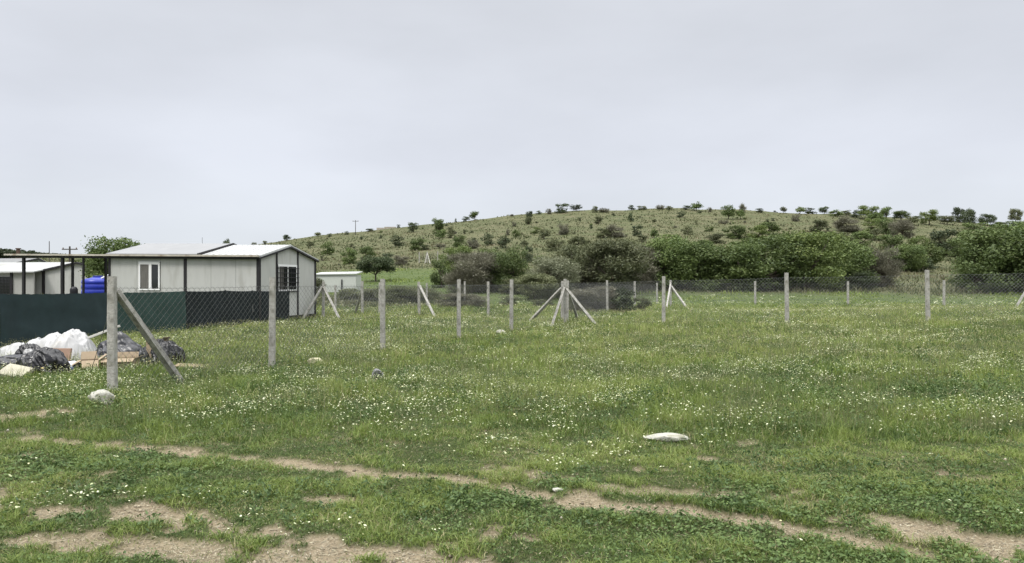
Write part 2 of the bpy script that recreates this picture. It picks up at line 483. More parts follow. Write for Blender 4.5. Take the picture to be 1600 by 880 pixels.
r2 = roof(2.76, 7.2, EAVE + .08, AP + .06, grey_metal, 'roof', seams=0)
# dark rake trims at the gables
def rake(s0, s1, z_e, z_a, over=.13, dz=(-.07, .0)):
    zo = z_e - (z_a - z_e) / (GL / 2) * over
    mb = MB(hf)
    p = [(-over, zo + dz[0]), (GL / 2, z_a + dz[0]), (GL + over, zo + dz[0]), (GL + over, zo + dz[1]), (GL / 2, z_a + dz[1]), (-over, zo + dz[1])]
    mb.prism(p, 'x', s0, s1)
    return hp(mb, 'rake_trim', black_steel)
rake(-.125, -.03, EAVE + .01, AP)
rake(2.705, 2.755, EAVE + .08, AP + .06, dz=(-.05, .085))
# canopy: long thin roof strip in front of the eaves and over the patio
cp = MB(hf).box(-.12, -.30, EAVE + .005, 12.35, -.16, EAVE + .075)
hp(cp, 'fascia', fascia_m)
hp(MB(hf).box(-.11, -.16, EAVE + .0, 7.2, -.05, EAVE + .05), 'soffit', grey_metal)
can = hp(MB(hf).box(7.22, -.157, EAVE - .01, 12.3, 2.6, EAVE + .04), 'canopy_roof', grey_metal)
hp(MB(hf).box(-.02, -.16, EAVE - .09, 12.2, -.06, EAVE - .012), 'canopy_beam', black_steel)
for s, ww in ((11.46, .05), (9.41, .055), (8.33, .035)):
    hp(MB(hf).box(s - ww, -.12 - ww, -.2, s + ww, -.12 + ww, EAVE - .092), 'canopy_post', black_steel)
for s in (11.46, 9.6):
    hp(MB(hf).box(s - .04, 2.4, -.2, s + .04, 2.5, EAVE - .012), 'canopy_post', black_steel)
# barred gable window
win = hp(MB(hf).box(-.022, 1.33, 1.30, -.004, 2.80, 2.42), 'window', glassm)
fr = MB(hf)
for a, b in ((1.33, 1.39), (2.03, 2.10), (2.74, 2.80)): fr.box(-.04, a, 1.30, -.023, b, 2.42)
for a, b in ((1.30, 1.36), (2.33, 2.42)): fr.box(-.041, 1.392, a, -.0225, 2.028, b); fr.box(-.041, 2.102, a, -.0225, 2.738, b)
hp(fr, 'window_frame', pvc, win)
hp(MB(hf).box(-.032, 1.4, 1.37, -.0225, 1.75, 2.32), 'curtain', curtain, win)
br = MB(hf)
for i in range(6):
    z = 1.27 + i * .198; br.box(-.085, 1.25, z - .014, -.07, 2.91, z + .014)
for i in range(10):
    g = 1.30 + i * .172; br.box(-.068, g - .010, 1.22, -.055, g + .010, 2.33)
hp(br, 'window_bars', black_steel, win)
# front window (px 218-250)
sA, sB = 5.62 - .96, 5.62
def s_of(px):
    u = (px - CX) / F
    return (HO.x - u * HO.y) / (.970 + u * .2425)
sA, sB = s_of(250.5), s_of(217.5)
wf = hp(MB(hf).box(sA, -.02, 1.34, sB, -.004, 2.46), 'window', glassm)
fr = MB(hf)
for a, b in ((sA, sA + .07), (sA + .40, sA + .53), (sB - .08, sB)): fr.box(a, -.045, 1.34, b, -.021, 2.46)
for a, b in ((sA + .072, sA + .398), (sA + .532, sB - .082)): fr.box(a, -.046, 1.34, b, -.0215, 1.40); fr.box(a, -.046, 2.34, b, -.0215, 2.46)
hp(fr, 'window_frame', pvc, wf)
hp(MB(hf).box(sA + .55, -.032, 1.41, sB - .10, -.0215, 2.33), 'curtain', curtain, wf)

# ------------------------------------------------------------------ neighbouring houses behind
def gable_house(px0, px1, pxa, d, z_e, z_a, length, name, label, roofm, with_window=False, chimney=None, frame=True, skew=.0):
    """gable end faces the camera between px0 and px1; the body runs off to the left-rear"""
    x0 = (px0 - CX) / F * d; x1 = (px1 - CX) / F * d; xa = (pxa - CX) / F * d
    W = x1 - x0
    root = empty(name, (x0, d, 0)); tag(root, label, 'house')
    g0 = -.3
    # front wall runs to the left (-x, slightly nearer), gable end runs to the right
    def ff(s, g, z):  # s left along front wall; g along gable
        return (-s * 1.0 + g * 1.0, -s * .05 + g * skew, z)
    w = MB(ff)
    D = 5.0
    w.add([(0, 0, g0), (0, W, g0), (0, W, z_e), (0, xa - x0, z_a), (0, 0, z_e)], [(0, 1, 2, 3, 4)])
    off = length
    w = MB()
    P = [(0, 0), (W, skew * W)]
    bx, by = -length * .98, length * .10      # eave direction of the body
    vs = [(0, 0, g0), (W, skew * W, g0), (W, skew * W, z_e), (xa - x0, skew * (xa - x0), z_a), (0, 0, z_e)]
    vs += [(x + bx, y + by, z) for x, y, z in vs]
    w.add(vs, [(0, 1, 2, 3, 4), (9, 8, 7, 6, 5), (0, 5, 6, 1), (1, 6, 7, 2), (4, 9, 5, 0), (2, 7, 8, 3), (3, 8, 9, 4)])
    wl = w.build('wall', white_panel, root)
    r = MB(); t = .09; ov = .18
    e0 = (-ov, -.15, z_e - .06); e1 = (xa - x0, skew * (xa - x0) - .15, z_a + .03); e2 = (W + ov, skew * W - .15, z_e - .06)
    for a, b in ((e0, e1), (e1, e2)):
        q8 = [a, b, (b[0], b[1], b[2] + t), (a[0], a[1], a[2] + t)]
        q8 += [(x + bx * 1.02, y + by * 1.02 + .3, z) for x, y, z in q8]
        r.add(q8, [(0, 1, 2, 3), (7, 6, 5, 4), (0, 4, 5, 1), (1, 5, 6, 2), (2, 6, 7, 3), (3, 7, 4, 0)])
    ro = r.build('roof', roofm, root)
    tr = MB()
    for a, b in ((e0, e1), (e1, e2)):
        A_ = Vector(a) + Vector((0, -.01, .02)); B_ = Vector(b) + Vector((0, -.01, .02))
        tr.bar(A_, B_, .085, n=4)
    tr.build('rake_trim', black_steel, root)
    if frame:
        for x in (0, W):
            MB().box(x - .12, skew * x - .1, g0, x + .12, skew * x + .05, z_e - .1).build('frame_post', black_steel, root)
    return root, bx, by
d2 = 66.0
h2, bx, by = gable_house(68.5, 168, 121, d2, 2.70, 3.33, 9.0, 'neighbour_house', 'low white gabled house beyond the canopy posts', white_metal)
# its front wall with a barred window, seen left of the corner post
fw = MB().box(-6.0, -1.2, -.3, -.13, -1.05, 2.45).build('front_wall', mat('grey_panel', (.36, .36, .34), rough=.6, var=.06), h2)
MB().add([(-6.6, -1.6, 2.50), (.1, -1.6, 2.50), (.1, .0, 2.72), (-6.6, .0, 2.72), (-6.6, -1.6, 2.60), (.1, -1.6, 2.60), (.1, .0, 2.82), (-6.6, .0, 2.82)],
         [(0, 3, 2, 1), (4, 5, 6, 7), (0, 1, 5, 4), (1, 2, 6, 5), (2, 3, 7, 6), (3, 0, 4, 7)]).build('porch_roof', white_metal, h2)
for x in (-3.45, -2.05):
    MB().box(x - .09, -1.35, -.3, x + .09, -1.22, 2.5).build('frame_post', black_steel, h2)
wn2 = MB().box(-3.3, -1.24, .6, -2.2, -1.205, 2.1).build('window', glassm, h2)
bb = MB()
for i in range(7): bb.box(-3.33, -1.30, .6 + i * .25 - .02, -2.17, -1.27, .6 + i * .25 + .02)
for i in range(5): bb.box(-3.3 + i * .27 - .02, -1.265, .6, -3.3 + i * .27 + .02, -1.245, 2.1)
bb.build('window_bars', black_steel, wn2)
h3, _, _ = gable_house(-40, 100, 62, 84.0, 2.9, 4.25, 8.0, 'far_house', 'pale roofed house showing above the neighbour house roof', grey_metal, frame=False)
ch = MB().box(7.5, 3.0, 3.0, 7.8, 3.3, 5.55).box(7.44, 2.94, 5.55, 7.86, 3.36, 5.68)
cho = ch.build('chimney', mat('brown_chimney', (.10, .065, .05), rough=.9), h3)
cho.location.x = (29 - CX) / F * 87.2 - h3.location.x - 7.65

# white shed right of the house
def make_shed():
    d = 72.0
    x0 = (492 - CX) / F * d; x1 = (556 - CX) / F * d
    zb = gz((x0 + x1) / 2, d) - .1; W = x1 - x0
    root = empty('storage_shed', (x0, d, zb)); tag(root, 'low white flat roofed shed between the house corner and the round tree', 'shed')
    MB().box(0, 0, 0, W, 2.6, 2.15 - zb).build('wall', mat('shed_white', (.48, .50, .47), rough=.55, var=.06), root)
    z = 2.40 - zb
    MB().add([(-.1, -.15, z - .05), (W + .1, -.15, z + .02), (W + .1, 2.8, z + .25), (-.1, 2.8, z + .18), (-.1, -.15, z + .03), (W + .1, -.15, z + .1), (W + .1, 2.8, z + .33), (-.1, 2.8, z + .26)],
             [(0, 3, 2, 1), (4, 5, 6, 7), (0, 1, 5, 4), (1, 2, 6, 5), (2, 3, 7, 6), (3, 0, 4, 7)]).build('roof', white_metal, root)
    MB().box(0.02, .02, 2.152 - zb, W - .02, 2.58, z - .02).build('fascia', white_metal, root)
    MB().bar((W * .66, -.06, .3), (W * .66, -.06, 1.7 - zb + .2), .05, n=4).build('door_handle_bar', black_steel, root)
make_shed()

# water tank and round dark thing behind the screen
def make_tank():
    d = 38.0; x = (153 - CX) / F * d
    root = empty('water_tank', (x, d, 0)); tag(root, 'bright blue plastic water tank beside the end wall of the house', 'water tank')
    blue = mat('blue_plastic', (.014, .030, .33), rough=.35, var=.1, spec=.5)
    prof = [(.70, .25), (.76, .30)]
    for i in range(5):
        z = .42 + i * .27; prof += [(.76, z), (.735, z + .04), (.735, z + .08), (.76, z + .12)]
    prof += [(.76, 1.68), (.72, 1.80), (.30, 1.90), (.26, 1.92)]
    MB().lathe(prof, n=40).build('tank_body', blue, root, smooth=True)
    MB().lathe([(.24, 1.90), (.24, 1.98), (.2, 2.0)], n=24).build('lid', mat('blue_lid', (.01, .02, .2), rough=.4), root)
    MB().box(-.8, -.8, -.1, .8, .8, .25).build('base', mat('tank_base', (.25, .24, .22)), root)
    MB().bar((.35, -.3, 1.86), (.95, -.35, 2.12), .05, n=8).build('pipe', pvc, root)
make_tank()
def make_barrel():
    d = 30.0; x = (115.5 - CX) / F * d
    prof = [(.13, 0), (.15, .05), (.15, 1.3), (.145, 1.38), (.12, 1.44), (.07, 1.48), (.01, 1.495)]
    o = MB().lathe(prof, n=24).build('barrel', mat('black_plastic', (.012, .012, .015), rough=.4), None, smooth=True)
    o.location = (x, d, 0)
    tag(o, 'black rounded top peeking over the dark green screen', 'barrel')
make_barrel()

# ------------------------------------------------------------------ dark green privacy screen
screen_m = mat('green_screen', (.020, .036, .040), rough=.75, var=.25, scale=1.2, col2=(.020, .042, .042), fac2=(.45, .65), scale2=.5, bump=.3, bscale=60)
screen_light = mat('green_screen_light', (.030, .060, .052), rough=.75, var=.2, scale=1.5, bump=.3, bscale=60)
screen_dark = mat('black_screen', (.010, .015, .017), rough=.8, var=.25, scale=1.5, bump=.3, bscale=60)
def make_screen():
    pts = [(-14.2, 13.6), (-12.96, 18.5), (-12.1, 22.0), (-11.25, 25.2), (-10.62, 27.2), (-10.17, 28.75), (-9.40, 30.85)]
    ms = [screen_m, screen_m, screen_light, screen_dark, screen_dark, screen_dark]
    root = empty('privacy_screen', (-11.25, 25.2, 0)); tag(root, 'dark green and black cloth screen fence in front of the white house', 'screen fence')
    inv = -Vector(root.location)
    ztops = [1.42, 1.38, 1.37, 1.365, 1.36, 1.33, 1.30]
    for k, ((ax, ay), (bx, by)) in enumerate(zip(pts[:-1], pts[1:])):
        n = 40; m = 14; vs = []; fs = []
        for j in range(m + 1):
            for i in range(n + 1):
                t = i / n
                x = ax + (bx - ax) * t; y = ay + (by - ay) * t
                zt = ztops[k] + (ztops[k + 1] - ztops[k]) * t - .018 * math.sin(math.pi * t) + .006 * math.sin(i * 1.7)
                zb = gz(x, y) - .04
                z = zb + (zt - zb) * j / m
                wv = (float(fbm(np.array([t * 7 + k * 9]), np.array([z * 1.5]), 71)[0]) - .5) * .10 * (1 - abs(j / m - .45))
                vs.append((x + wv, y, z))
        vs += [(x - .02, y + .004, z) for x, y, z in vs]
        N = (n + 1) * (m + 1)
        for j in range(m):
            for i in range(n):
                a = j * (n + 1) + i
                fs.append((a, a + 1, a + n + 2, a + n + 1)); fs.append((N + a, N + a + n + 1, N + a + n + 2, N + a + 1))
        o = MB().add(vs, fs).build('cloth', ms[k], root, smooth=True); o.data.transform(Matrix.Translation(inv))
        o = MB().bar((ax - .05, ay, -.3), (ax - .05, ay, ztops[k] + .03), .025).build('post', black_steel, root); o.data.transform(Matrix.Translation(inv))
    o = MB().bar((pts[-1][0] - .05, pts[-1][1], -.3), (pts[-1][0] - .05, pts[-1][1], 1.33), .025).build('post', black_steel, root); o.data.transform(Matrix.Translation(inv))
make_screen()

# ------------------------------------------------------------------ concrete post and chain link fences
conc = mat('weathered_concrete', (.37, .36, .33), rough=.95, var=.30, scale=22, bump=.9, bscale=60, col2=(.20, .195, .165), fac2=(.50, .68), scale2=11, coords='Object')
wire_m = mat('galvanised_wire', (.17, .175, .175), rough=.5, var=.15, metal=.3)
def post_mesh(wd, h):
    mb = MB()
    n = 10; vs = []; fs = []
    for k in range(n + 1):
        z = -.35 + (h + .35) * k / n
        r = wd / 2 * (1.06 - .12 * k / n)
        c = r * .72
        ox = random.uniform(-.0025, .0025); oy = random.uniform(-.0025, .0025)
        for px, py in ((-r, -c), (-c, -r), (c, -r), (r, -c), (r, c), (c, r), (-c, r), (-r, c)):
            vs.append((px + ox, py + oy, z))
    for k in range(n):
        for i in range(8):
            fs.append((k * 8 + i, k * 8 + (i + 1) % 8, (k + 1) * 8 + (i + 1) % 8, (k + 1) * 8 + i))
    fs.append(tuple(range(7, -1, -1))); fs.append(tuple(range(n * 8, n * 8 + 8)))
    mb.add(vs, fs)
    o = mb.build('post', conc); me = o.data; bpy.data.objects.remove(o)
    return me
def net_mesh(a, b, za0, za1, zb0, zb1, step, rad, sag=.02):
    """chain link between two posts: crossing diagonal wires, woven into diamonds, with line wires"""
    a = Vector((a[0], a[1], 0)); b = Vector((b[0], b[1], 0)); L = (b - a).length; d = (b - a) / L
    nrm = Vector((-d.y, d.x, 0)); mb = MB()
    hgt = za1 - za0
    def P(s, t, off=0):
        k = s / L
        lo = za0 + (zb0 - za0) * k; hi = za1 + (zb1 - za1) * k - sag * math.sin(math.pi * k)
        p = a + d * s + nrm * off
        return Vector((p.x, p.y, lo + (hi - lo) * t))
    n = int((L + hgt) / step) + 1
    for sg in (1, -1):
        for i in range(-int(hgt / step), int(L / step) + 1):
            s0 = i * step; s1 = s0 + hgt; t0, t1 = 0.0, 1.0
            if s0 < 0: t0 = -s0 / hgt; s0 = 0
            if s1 > L: t1 = t0 + (L - s0) / hgt; s1 = L
            if t1 - t0 < .02: continue
            if sg > 0: mb.bar(P(s0, t0, .004), P(s1, t1, .004), rad, n=3, cap=False)
            else: mb.bar(P(s0, 1 - t0, -.004), P(s1, 1 - t1, -.004), rad, n=3, cap=False)
    for t in (.0, .5, .985):
        for k in range(6):
            mb.bar(P(L * k / 6, t, .009), P(L * (k + 1) / 6, t, .009), rad * 1.25, n=3, cap=False)
    return mb
def fence(name, label, pts, struts=(), step=.12, rad=.0021, wd=.135, hgt=1.75, top=1.60, heights=None, group=None, skip=(), leans=None):
    """pts: post bases (Vector); struts: (post index, foot Vector, height on post)"""
    root = empty(name, pts[0]); tag(root, label, 'fence', group)
    o0 = Vector(root.location)
    base = [post_mesh(wd, hgt) for _ in range(3)]
    hs = heights or [hgt] * len(pts)
    for i, p in enumerate(pts):
        o = link('post', base[i % 3], root); o.location = Vector(p) - o0; o.scale = (1, 1, hs[i] / hgt)
        lx, ly = (leans[i] if leans else (random.uniform(-.8, .8), random.uniform(-.8, .8)))
        o.rotation_euler = (R(lx), R(ly), R(random.uniform(-12, 12)))
    for i, foot, hh in struts:
        a = Vector(pts[i]) + Vector((0, 0, hh)); f = Vector(foot)
        dirv = (f - a).normalized()
        hd = Vector((dirv.x, dirv.y, 0)).normalized()
        mb = MB().bar(f + dirv * .12 - o0, a + hd * (wd * .5) - o0, wd * .42, wd * .37, n=4)
        mb.build('strut', conc, root)
    for i in range(len(pts) - 1):
        if i in skip: continue
        a, b = pts[i], pts[i + 1]
        la = Vector(a) - o0; lb = Vector(b) - o0
        net_mesh(la, lb, la.z + .06, la.z + top * hs[i] / hgt, lb.z + .06, lb.z + top * hs[i + 1] / hgt, step, rad).build('wire_mesh', wire_m, root)
    return root
def at(px, d):
    x = (px - CX) / F * d
    return Vector((x, d, gz(x, d)))
P = [at(176, 10.9), at(425, 14.3), at(598, 18.2), at(717, 21.3), at(799, 25.0), at(883, 28.5), at(1037, 27.4), at(1230, 25.6), at(1450, 24.7), at(1705, 23.4)]
hts = [1.76, 1.77, 1.77, 1.76, 1.78, 1.78, 1.78, 1.80, 1.77, 1.76]
foot = at(283, 12.25)
lean = [(0, -.3), (.2, .4), (0, 0), (0, 0), (0, .3), (0, 0), (0, 0), (0, -1.0), (0, -1.2), (0, 0)]
fence('chain_link_fence', 'nearest grey chain link fence on concrete posts around the meadow corner', P,
      struts=[(0, foot, 1.55), (5, at(862, 27.6), 1.45), (5, at(930, 27.9), 1.40)], heights=hts, leans=lean, wd=.118)
# fence running back from the corner towards the hedge
Q = [at(886, 29.3), at(949, 38.0), at(992, 47.0), at(1027, 54.5)]
fence('chain_link_fence', 'chain link fence running from the four strut corner back towards the thicket', Q,
      struts=[(0, at(903, 31.5), 1.35)], wd=.12, rad=.0019, step=.17, heights=[1.7, 1.74, 1.72, 1.6])
# fence running back and left from the corner
Q2 = [at(879, 30.0), at(763, 34.6), at(655, 36.0), at(566, 36.5), at(505, 33.0)]
fence('chain_link_fence', 'chain link fence crossing behind the meadow to the house corner', Q2,
      struts=[(0, at(829, 31.5), 1.40), (2, at(680, 34.5), 1.5), (3, at(555, 38.5), 1.3), (4, at(473, 32.0), 1.45), (4, at(531, 32.0), 1.45)], wd=.13, rad=.0019, step=.17,
      heights=[1.7, 1.72, 1.70, 1.72, 1.70])
Q3 = [at(572, 39.0), at(726, 47.0), at(668, 47.5)]
fence('chain_link_fence', 'short line of thin concrete posts standing behind the meadow fence', [at(524, 44.0), at(593, 40.0), at(667, 47.0), at(726, 46.0)], wd=.11, rad=.0021, step=.20,
      heights=[1.5, 1.65, 1.6, 1.7])
Q4 = [at(1048, 47.5), at(1180, 51.0), at(1325, 50.5), at(1475, 46.5), at(1608, 44.0)]
fence('chain_link_fence', 'farthest chain link fence along the foot of the green thicket', Q4,
      struts=[(0, at(1041, 44.5), 1.6), (0, at(1074, 45.5), 1.4), (4, at(1585, 43.5), 1.4)], wd=.13, rad=.0021, step=.20, heights=[1.8, 1.72, 1.72, 1.78, 1.75])
HF = [hit(655, 411), hit(667.5, 411), hit(684, 410), hit(700, 409), hit(722, 407)]
_hf = [p.copy() for p in HF]
fence('wire_fence', 'tiny pale posts of a fence at the foot of the hill', _hf, struts=[(1, hit(664, 412), 1.7), (1, hit(672, 412), 1.7)], wd=.16, rad=.006, step=.6, hgt=2.0, top=1.7)
# loose brace wire behind the first post
o = MB().bar((-5.98, 10.98, 1.45), at(140, 13.2) + Vector((0, 0, 0)), .006, n=5).build('brace_wire', wire_m); tag(o, 'thin slack wire running back from the first concrete post', 'wire')

# ------------------------------------------------------------------ utility poles and masts
wood = mat('dark_pole', (.07, .06, .055), rough=.9)
def pole(px, d, ytop, name, label, arms=0, r=.13, cat='pole'):
    x = (px - CX) / F * d; zb = gz(x, d); zt = H + (CY - ytop) / F * d
    root = empty(name, (x, d, zb)); tag(root, label, cat)
    MB().bar((0, 0, -.5), (0, 0, zt - zb), r, r * .7, n=8).build('shaft', wood, root)
    for k in range(arms):
        z = zt - zb - .5 - k * 1.1
        c = MB().box(-1.1 + .4 * k, -.08, z, 1.1 - .3 * k, .08, z + .14).build('crossarm', wood, root)
        for xx in (-.95 + .4 * k, 0, .95 - .3 * k):
            MB().lathe([(.07, z + .14), (.09, z + .2), (.05, z + .34)], c=(xx, 0), n=8).build('insulator', mat('insulator', (.15, .1, .08), rough=.3), c)
    return root
pole(109, 105, 385, 'utility_pole', 'short dark utility pole with crossarms above the canopy roof', arms=2, r=.16)
pole(77, 140, 377, 'mast', 'thin pale mast beyond the canopy roof', r=.09, cat='mast')
pole(316, 150, 371, 'mast', 'faint slender mast rising behind the grey house roof', r=.05, cat='mast')
pole(555.5, 270, 344, 'mast', 'lone thin mast standing on the hill skyline', arms=1, r=.14, cat='mast')
# low ruined wall on the skyline
a_, b_ = hit(588, 357), hit(618, 354)
_w = MB().box(-3.6, -.2, -.8, 3.9, .2, .55).box(-.6, -.22, .552, 3.9, .22, .9).build('stone_wall', mat('pale_stone', (.36, .33, .28), rough=.95, var=.3, scale=3))
_w.location = (a_ + b_) / 2; tag(_w, 'low pale stone wall on the skyline left of the round dark tree', 'wall')

# ------------------------------------------------------------------ plants
def unit(n):
    v = RNG.normal(size=(n, 3)); return v / np.linalg.norm(v, axis=1)[:, None]
def crown_mesh(name, m, nleaf, ls, lobes=24, flat=.75, bottom=.05, spread=.36, twig=0.0, seed=0, top_heavy=0.0, aspect=.55):
    """crown in a unit box: width ~1, height 1, base at z=0; leaves sit on many uneven lobes so gaps and clumps show"""
    rg = np.random.default_rng(seed)
    C = []; Rr = []
    for k in range(lobes):
        th = rg.uniform(0, 2 * math.pi); zz = rg.uniform(bottom, .86)
        rmax = spread * math.sqrt(max(0, 1 - ((zz - (.42 + top_heavy * .2)) / .62) ** 2))
        rr = rmax * math.sqrt(rg.uniform(.12, 1))
        C.append((rr * math.cos(th), rr * math.sin(th), zz)); Rr.append(rg.uniform(.10, .20) * (1.35 if lobes < 20 else 1.0))
    C = np.array(C); Rr = np.array(Rr)
    wts = Rr ** 2; wts /= wts.sum()
    idx = rg.choice(lobes, nleaf, p=wts)
    dirs = rg.normal(size=(nleaf, 3)); dirs /= np.linalg.norm(dirs, axis=1)[:, None]
    rad = Rr[idx] * (rg.uniform(.25, 1, nleaf) ** .45) * (1 + .17 * np.clip(rg.normal(size=nleaf), -2, 2))
    c = C[idx] + dirs * rad[:, None] * np.array([1, 1, flat])
    c[:, 2] = np.clip(c[:, 2], -.01, 1.05)
    nrm = dirs * .6 + rg.normal(size=(nleaf, 3)) * .7 + np.array([0, 0, .25]); nrm /= np.linalg.norm(nrm, axis=1)[:, None]
    a = np.cross(nrm, rg.normal(size=(nleaf, 3))); a /= np.linalg.norm(a, axis=1)[:, None]
    b = np.cross(nrm, a)
    s = ls * rg.uniform(.55, 1.35, nleaf)[:, None]
    lobet = rg.uniform(-.22, .22, lobes)[idx]
    tint = np.clip(.42 + lobet + rg.normal(size=nleaf) * .18, 0, 1)
    if twig > 0:
        tw = rg.random(nleaf) < twig
        a2 = dirs * .8 + rg.normal(size=(nleaf, 3)) * .35 + np.array([0, 0, .6]); a2 /= np.linalg.norm(a2, axis=1)[:, None]
        b2 = np.cross(nrm, a2); b2 /= np.maximum(np.linalg.norm(b2, axis=1)[:, None], 1e-6)
        a = np.where(tw[:, None], a2 * 3.6, a); b = np.where(tw[:, None], b2 * .16 / aspect, b)
    V = np.stack([c - a * s * .5, c + b * s * aspect * .5, c + a * s * .5, c - b * s * aspect * .5], 1).reshape(-1, 3)
    q = np.arange(nleaf * 4).reshape(-1, 4)
    return mesh_np(name, V, [q], m, tint=np.repeat(tint, 4)), C
def trunk_mesh(name, m, C, nb=6, r=.035, base=1, seed=0):
    rg = random.Random(seed); mb = MB()
    fork = (0, 0, rg.uniform(.16, .3))
    for k in range(base):
        f = fork if base == 1 else (rg.uniform(-.12, .12), rg.uniform(-.12, .12), rg.uniform(.2, .35))
        st = (0, 0, -.06) if base == 1 else (f[0] * .4, f[1] * .4, -.06)
        mb.bar(st, f, r, r * .7, n=7)
        for c in rg.sample(list(map(tuple, C)), min(nb, len(C))):
            mid = ((f[0] + c[0]) / 2 + rg.uniform(-.04, .04), (f[1] + c[1]) / 2 + rg.uniform(-.04, .04), (f[2] + max(c[2], f[2])) / 2)
            mb.bar(f, mid, r * .55, r * .33, n=5, cap=False); mb.bar(mid, (c[0], c[1], max(c[2], f[2] + .05)), r * .33, r * .1, n=5, cap=False)
    o = mb.build(name, m); me = o.data; bpy.data.objects.remove(o)
    return me
bark = mat('bark', (.085, .07, .055), rough=.95, var=.3, scale=8)
LM = {
    'green': leaf_mat('leaves_green', (.050, .078, .022), (.142, .188, .056), (.18, .19, .09)),
    'bright': leaf_mat('leaves_bright', (.065, .098, .024), (.172, .215, .062), (.22, .24, .10)),
    'dark': leaf_mat('leaves_dark', (.032, .047, .022), (.088, .112, .050), (.12, .14, .07)),
    'olive': leaf_mat('leaves_olive', (.066, .080, .036), (.165, .176, .088), (.22, .20, .12)),
    'brown': leaf_mat('twigs_brown', (.100, .096, .066), (.210, .202, .145), (.23, .21, .15), objvar=.15),
    'pale': leaf_mat('twigs_pale', (.13, .145, .085), (.27, .28, .18), (.40, .40, .30), objvar=.1),
}
LOD = {}
def lod(kind, size):
    """size: 'big' (near thicket), 'mid', 'small'"""
    key = (kind, size)
    if key not in LOD:
        n, ls, nv, lb = {'big': (15000, .034, 3, 46), 'mid': (3800, .058, 3, 26), 'small': (900, .11, 3, 14)}[size]
        tw = {'brown': .75, 'pale': .45, 'olive': .15}.get(kind, 0)
        if kind == 'brown': n = int(n * 1.15)
        L = []
        for k in range(nv):
            sd = hash((kind, size)) % 1000 if False else (sum(map(ord, kind + size)) * 7 + k * 31)
            cm, C = crown_mesh('crown', LM[kind], n, ls, lobes=lb, seed=sd, twig=tw)
            tm = trunk_mesh('trunk', bark, C, nb=6, base=1 if size != 'big' else 3, seed=sd)
            L.append((cm, tm))
        LOD[key] = L
    return LOD[key]
LOD_TREE = {}
def lod_tree(kind, size):
    key = (kind, size)
    if key not in LOD_TREE:
        n, ls, lb = {'big': (13000, .036, 40), 'mid': (4200, .055, 28), 'small': (1000, .10, 15)}[size]
        L = []
        for k in range(2):
            sd = sum(map(ord, kind + size + 't')) * 5 + k * 17
            cm, C = crown_mesh('crown', LM[kind], n, ls, lobes=lb, seed=sd, bottom=.30, spread=.36, flat=.85, top_heavy=.6)
            tm = trunk_mesh('trunk', bark, C, nb=9, r=.03, seed=sd)
            L.append((cm, tm))
        LOD_TREE[key] = L
    return LOD_TREE[key]
PL = []     # everything planted: (px, py, w, h, kind, form, zone)
def plant(px, py, w, h, kind, form='bush', zone='slope', d=None):
    if zone == 'thicket' and py >= 460: py -= 9; h = h - 9 if h > 30 else h * .7
    PL.append((px, py, w, h, kind, form, zone, d))
# --- thicket behind the back fence (zone thicket)
for a in [
    (715, 432, 62, 50, 'bright'), (690, 450, 34, 48, 'green'), (738, 466, 95, 78, 'brown'), (790, 455, 75, 72, 'green'), (765, 440, 55, 55, 'green'),
    (862, 474, 82, 76, 'pale'), (838, 478, 70, 52, 'olive'), (808, 468, 60, 34, 'olive'), (905, 468, 95, 92, 'olive'), (958, 470, 115, 100, 'olive'), (925, 468, 90, 54, 'brown'),
    (1003, 462, 88, 84, 'brown'), (985, 440, 80, 66, 'olive'), (1045, 462, 98, 98, 'green'), (1098, 462, 95, 84, 'green'), (1075, 440, 90, 68, 'dark'), (1150, 463, 110, 88, 'green'), (1120, 445, 90, 60, 'bright'),
    (1205, 462, 118, 100, 'green'), (1262, 462, 120, 104, 'bright'), (1235, 440, 100, 80, 'green'), (1318, 460, 92, 88, 'green'), (1290, 436, 90, 74, 'bright'), (1340, 462, 60, 40, 'dark'),
    (1373, 448, 66, 64, 'brown'), (1560, 466, 146, 118, 'green'), (1622, 466, 130, 126, 'green'), (1532, 458, 66, 84, 'green'), (1590, 440, 110, 84, 'bright'), (1515, 462, 50, 34, 'pale'), (1680, 466, 130, 100, 'green'),
    (1420, 425, 62, 46, 'green'), (1456, 418, 54, 40, 'bright'), (1395, 424, 44, 38, 'green'), (1478, 400, 58, 44, 'dark'), (1508, 410, 46, 44, 'green'), (1440, 424, 40, 22, 'dark'),
    ]:
    plant(*a, form='bush', zone='thicket')
# --- dark tangles just behind the fences (zone tangle)
for a in [(925, 489, 84, 44, 'brown'), (905, 488, 50, 26, 'olive'), (975, 489, 48, 40, 'dark'), (1003, 486, 30, 22, 'olive'), (722, 482, 80, 26, 'brown'), (795, 478, 40, 18, 'olive'),
          (630, 474, 80, 28, 'olive'), (668, 470, 60, 22, 'olive'), (585, 470, 60, 20, 'olive'), (545, 470, 50, 20, 'olive'), (498, 463, 24, 30, 'olive'), (850, 480, 40, 14, 'olive')]:
    plant(*a, form='bush', zone='tangle')
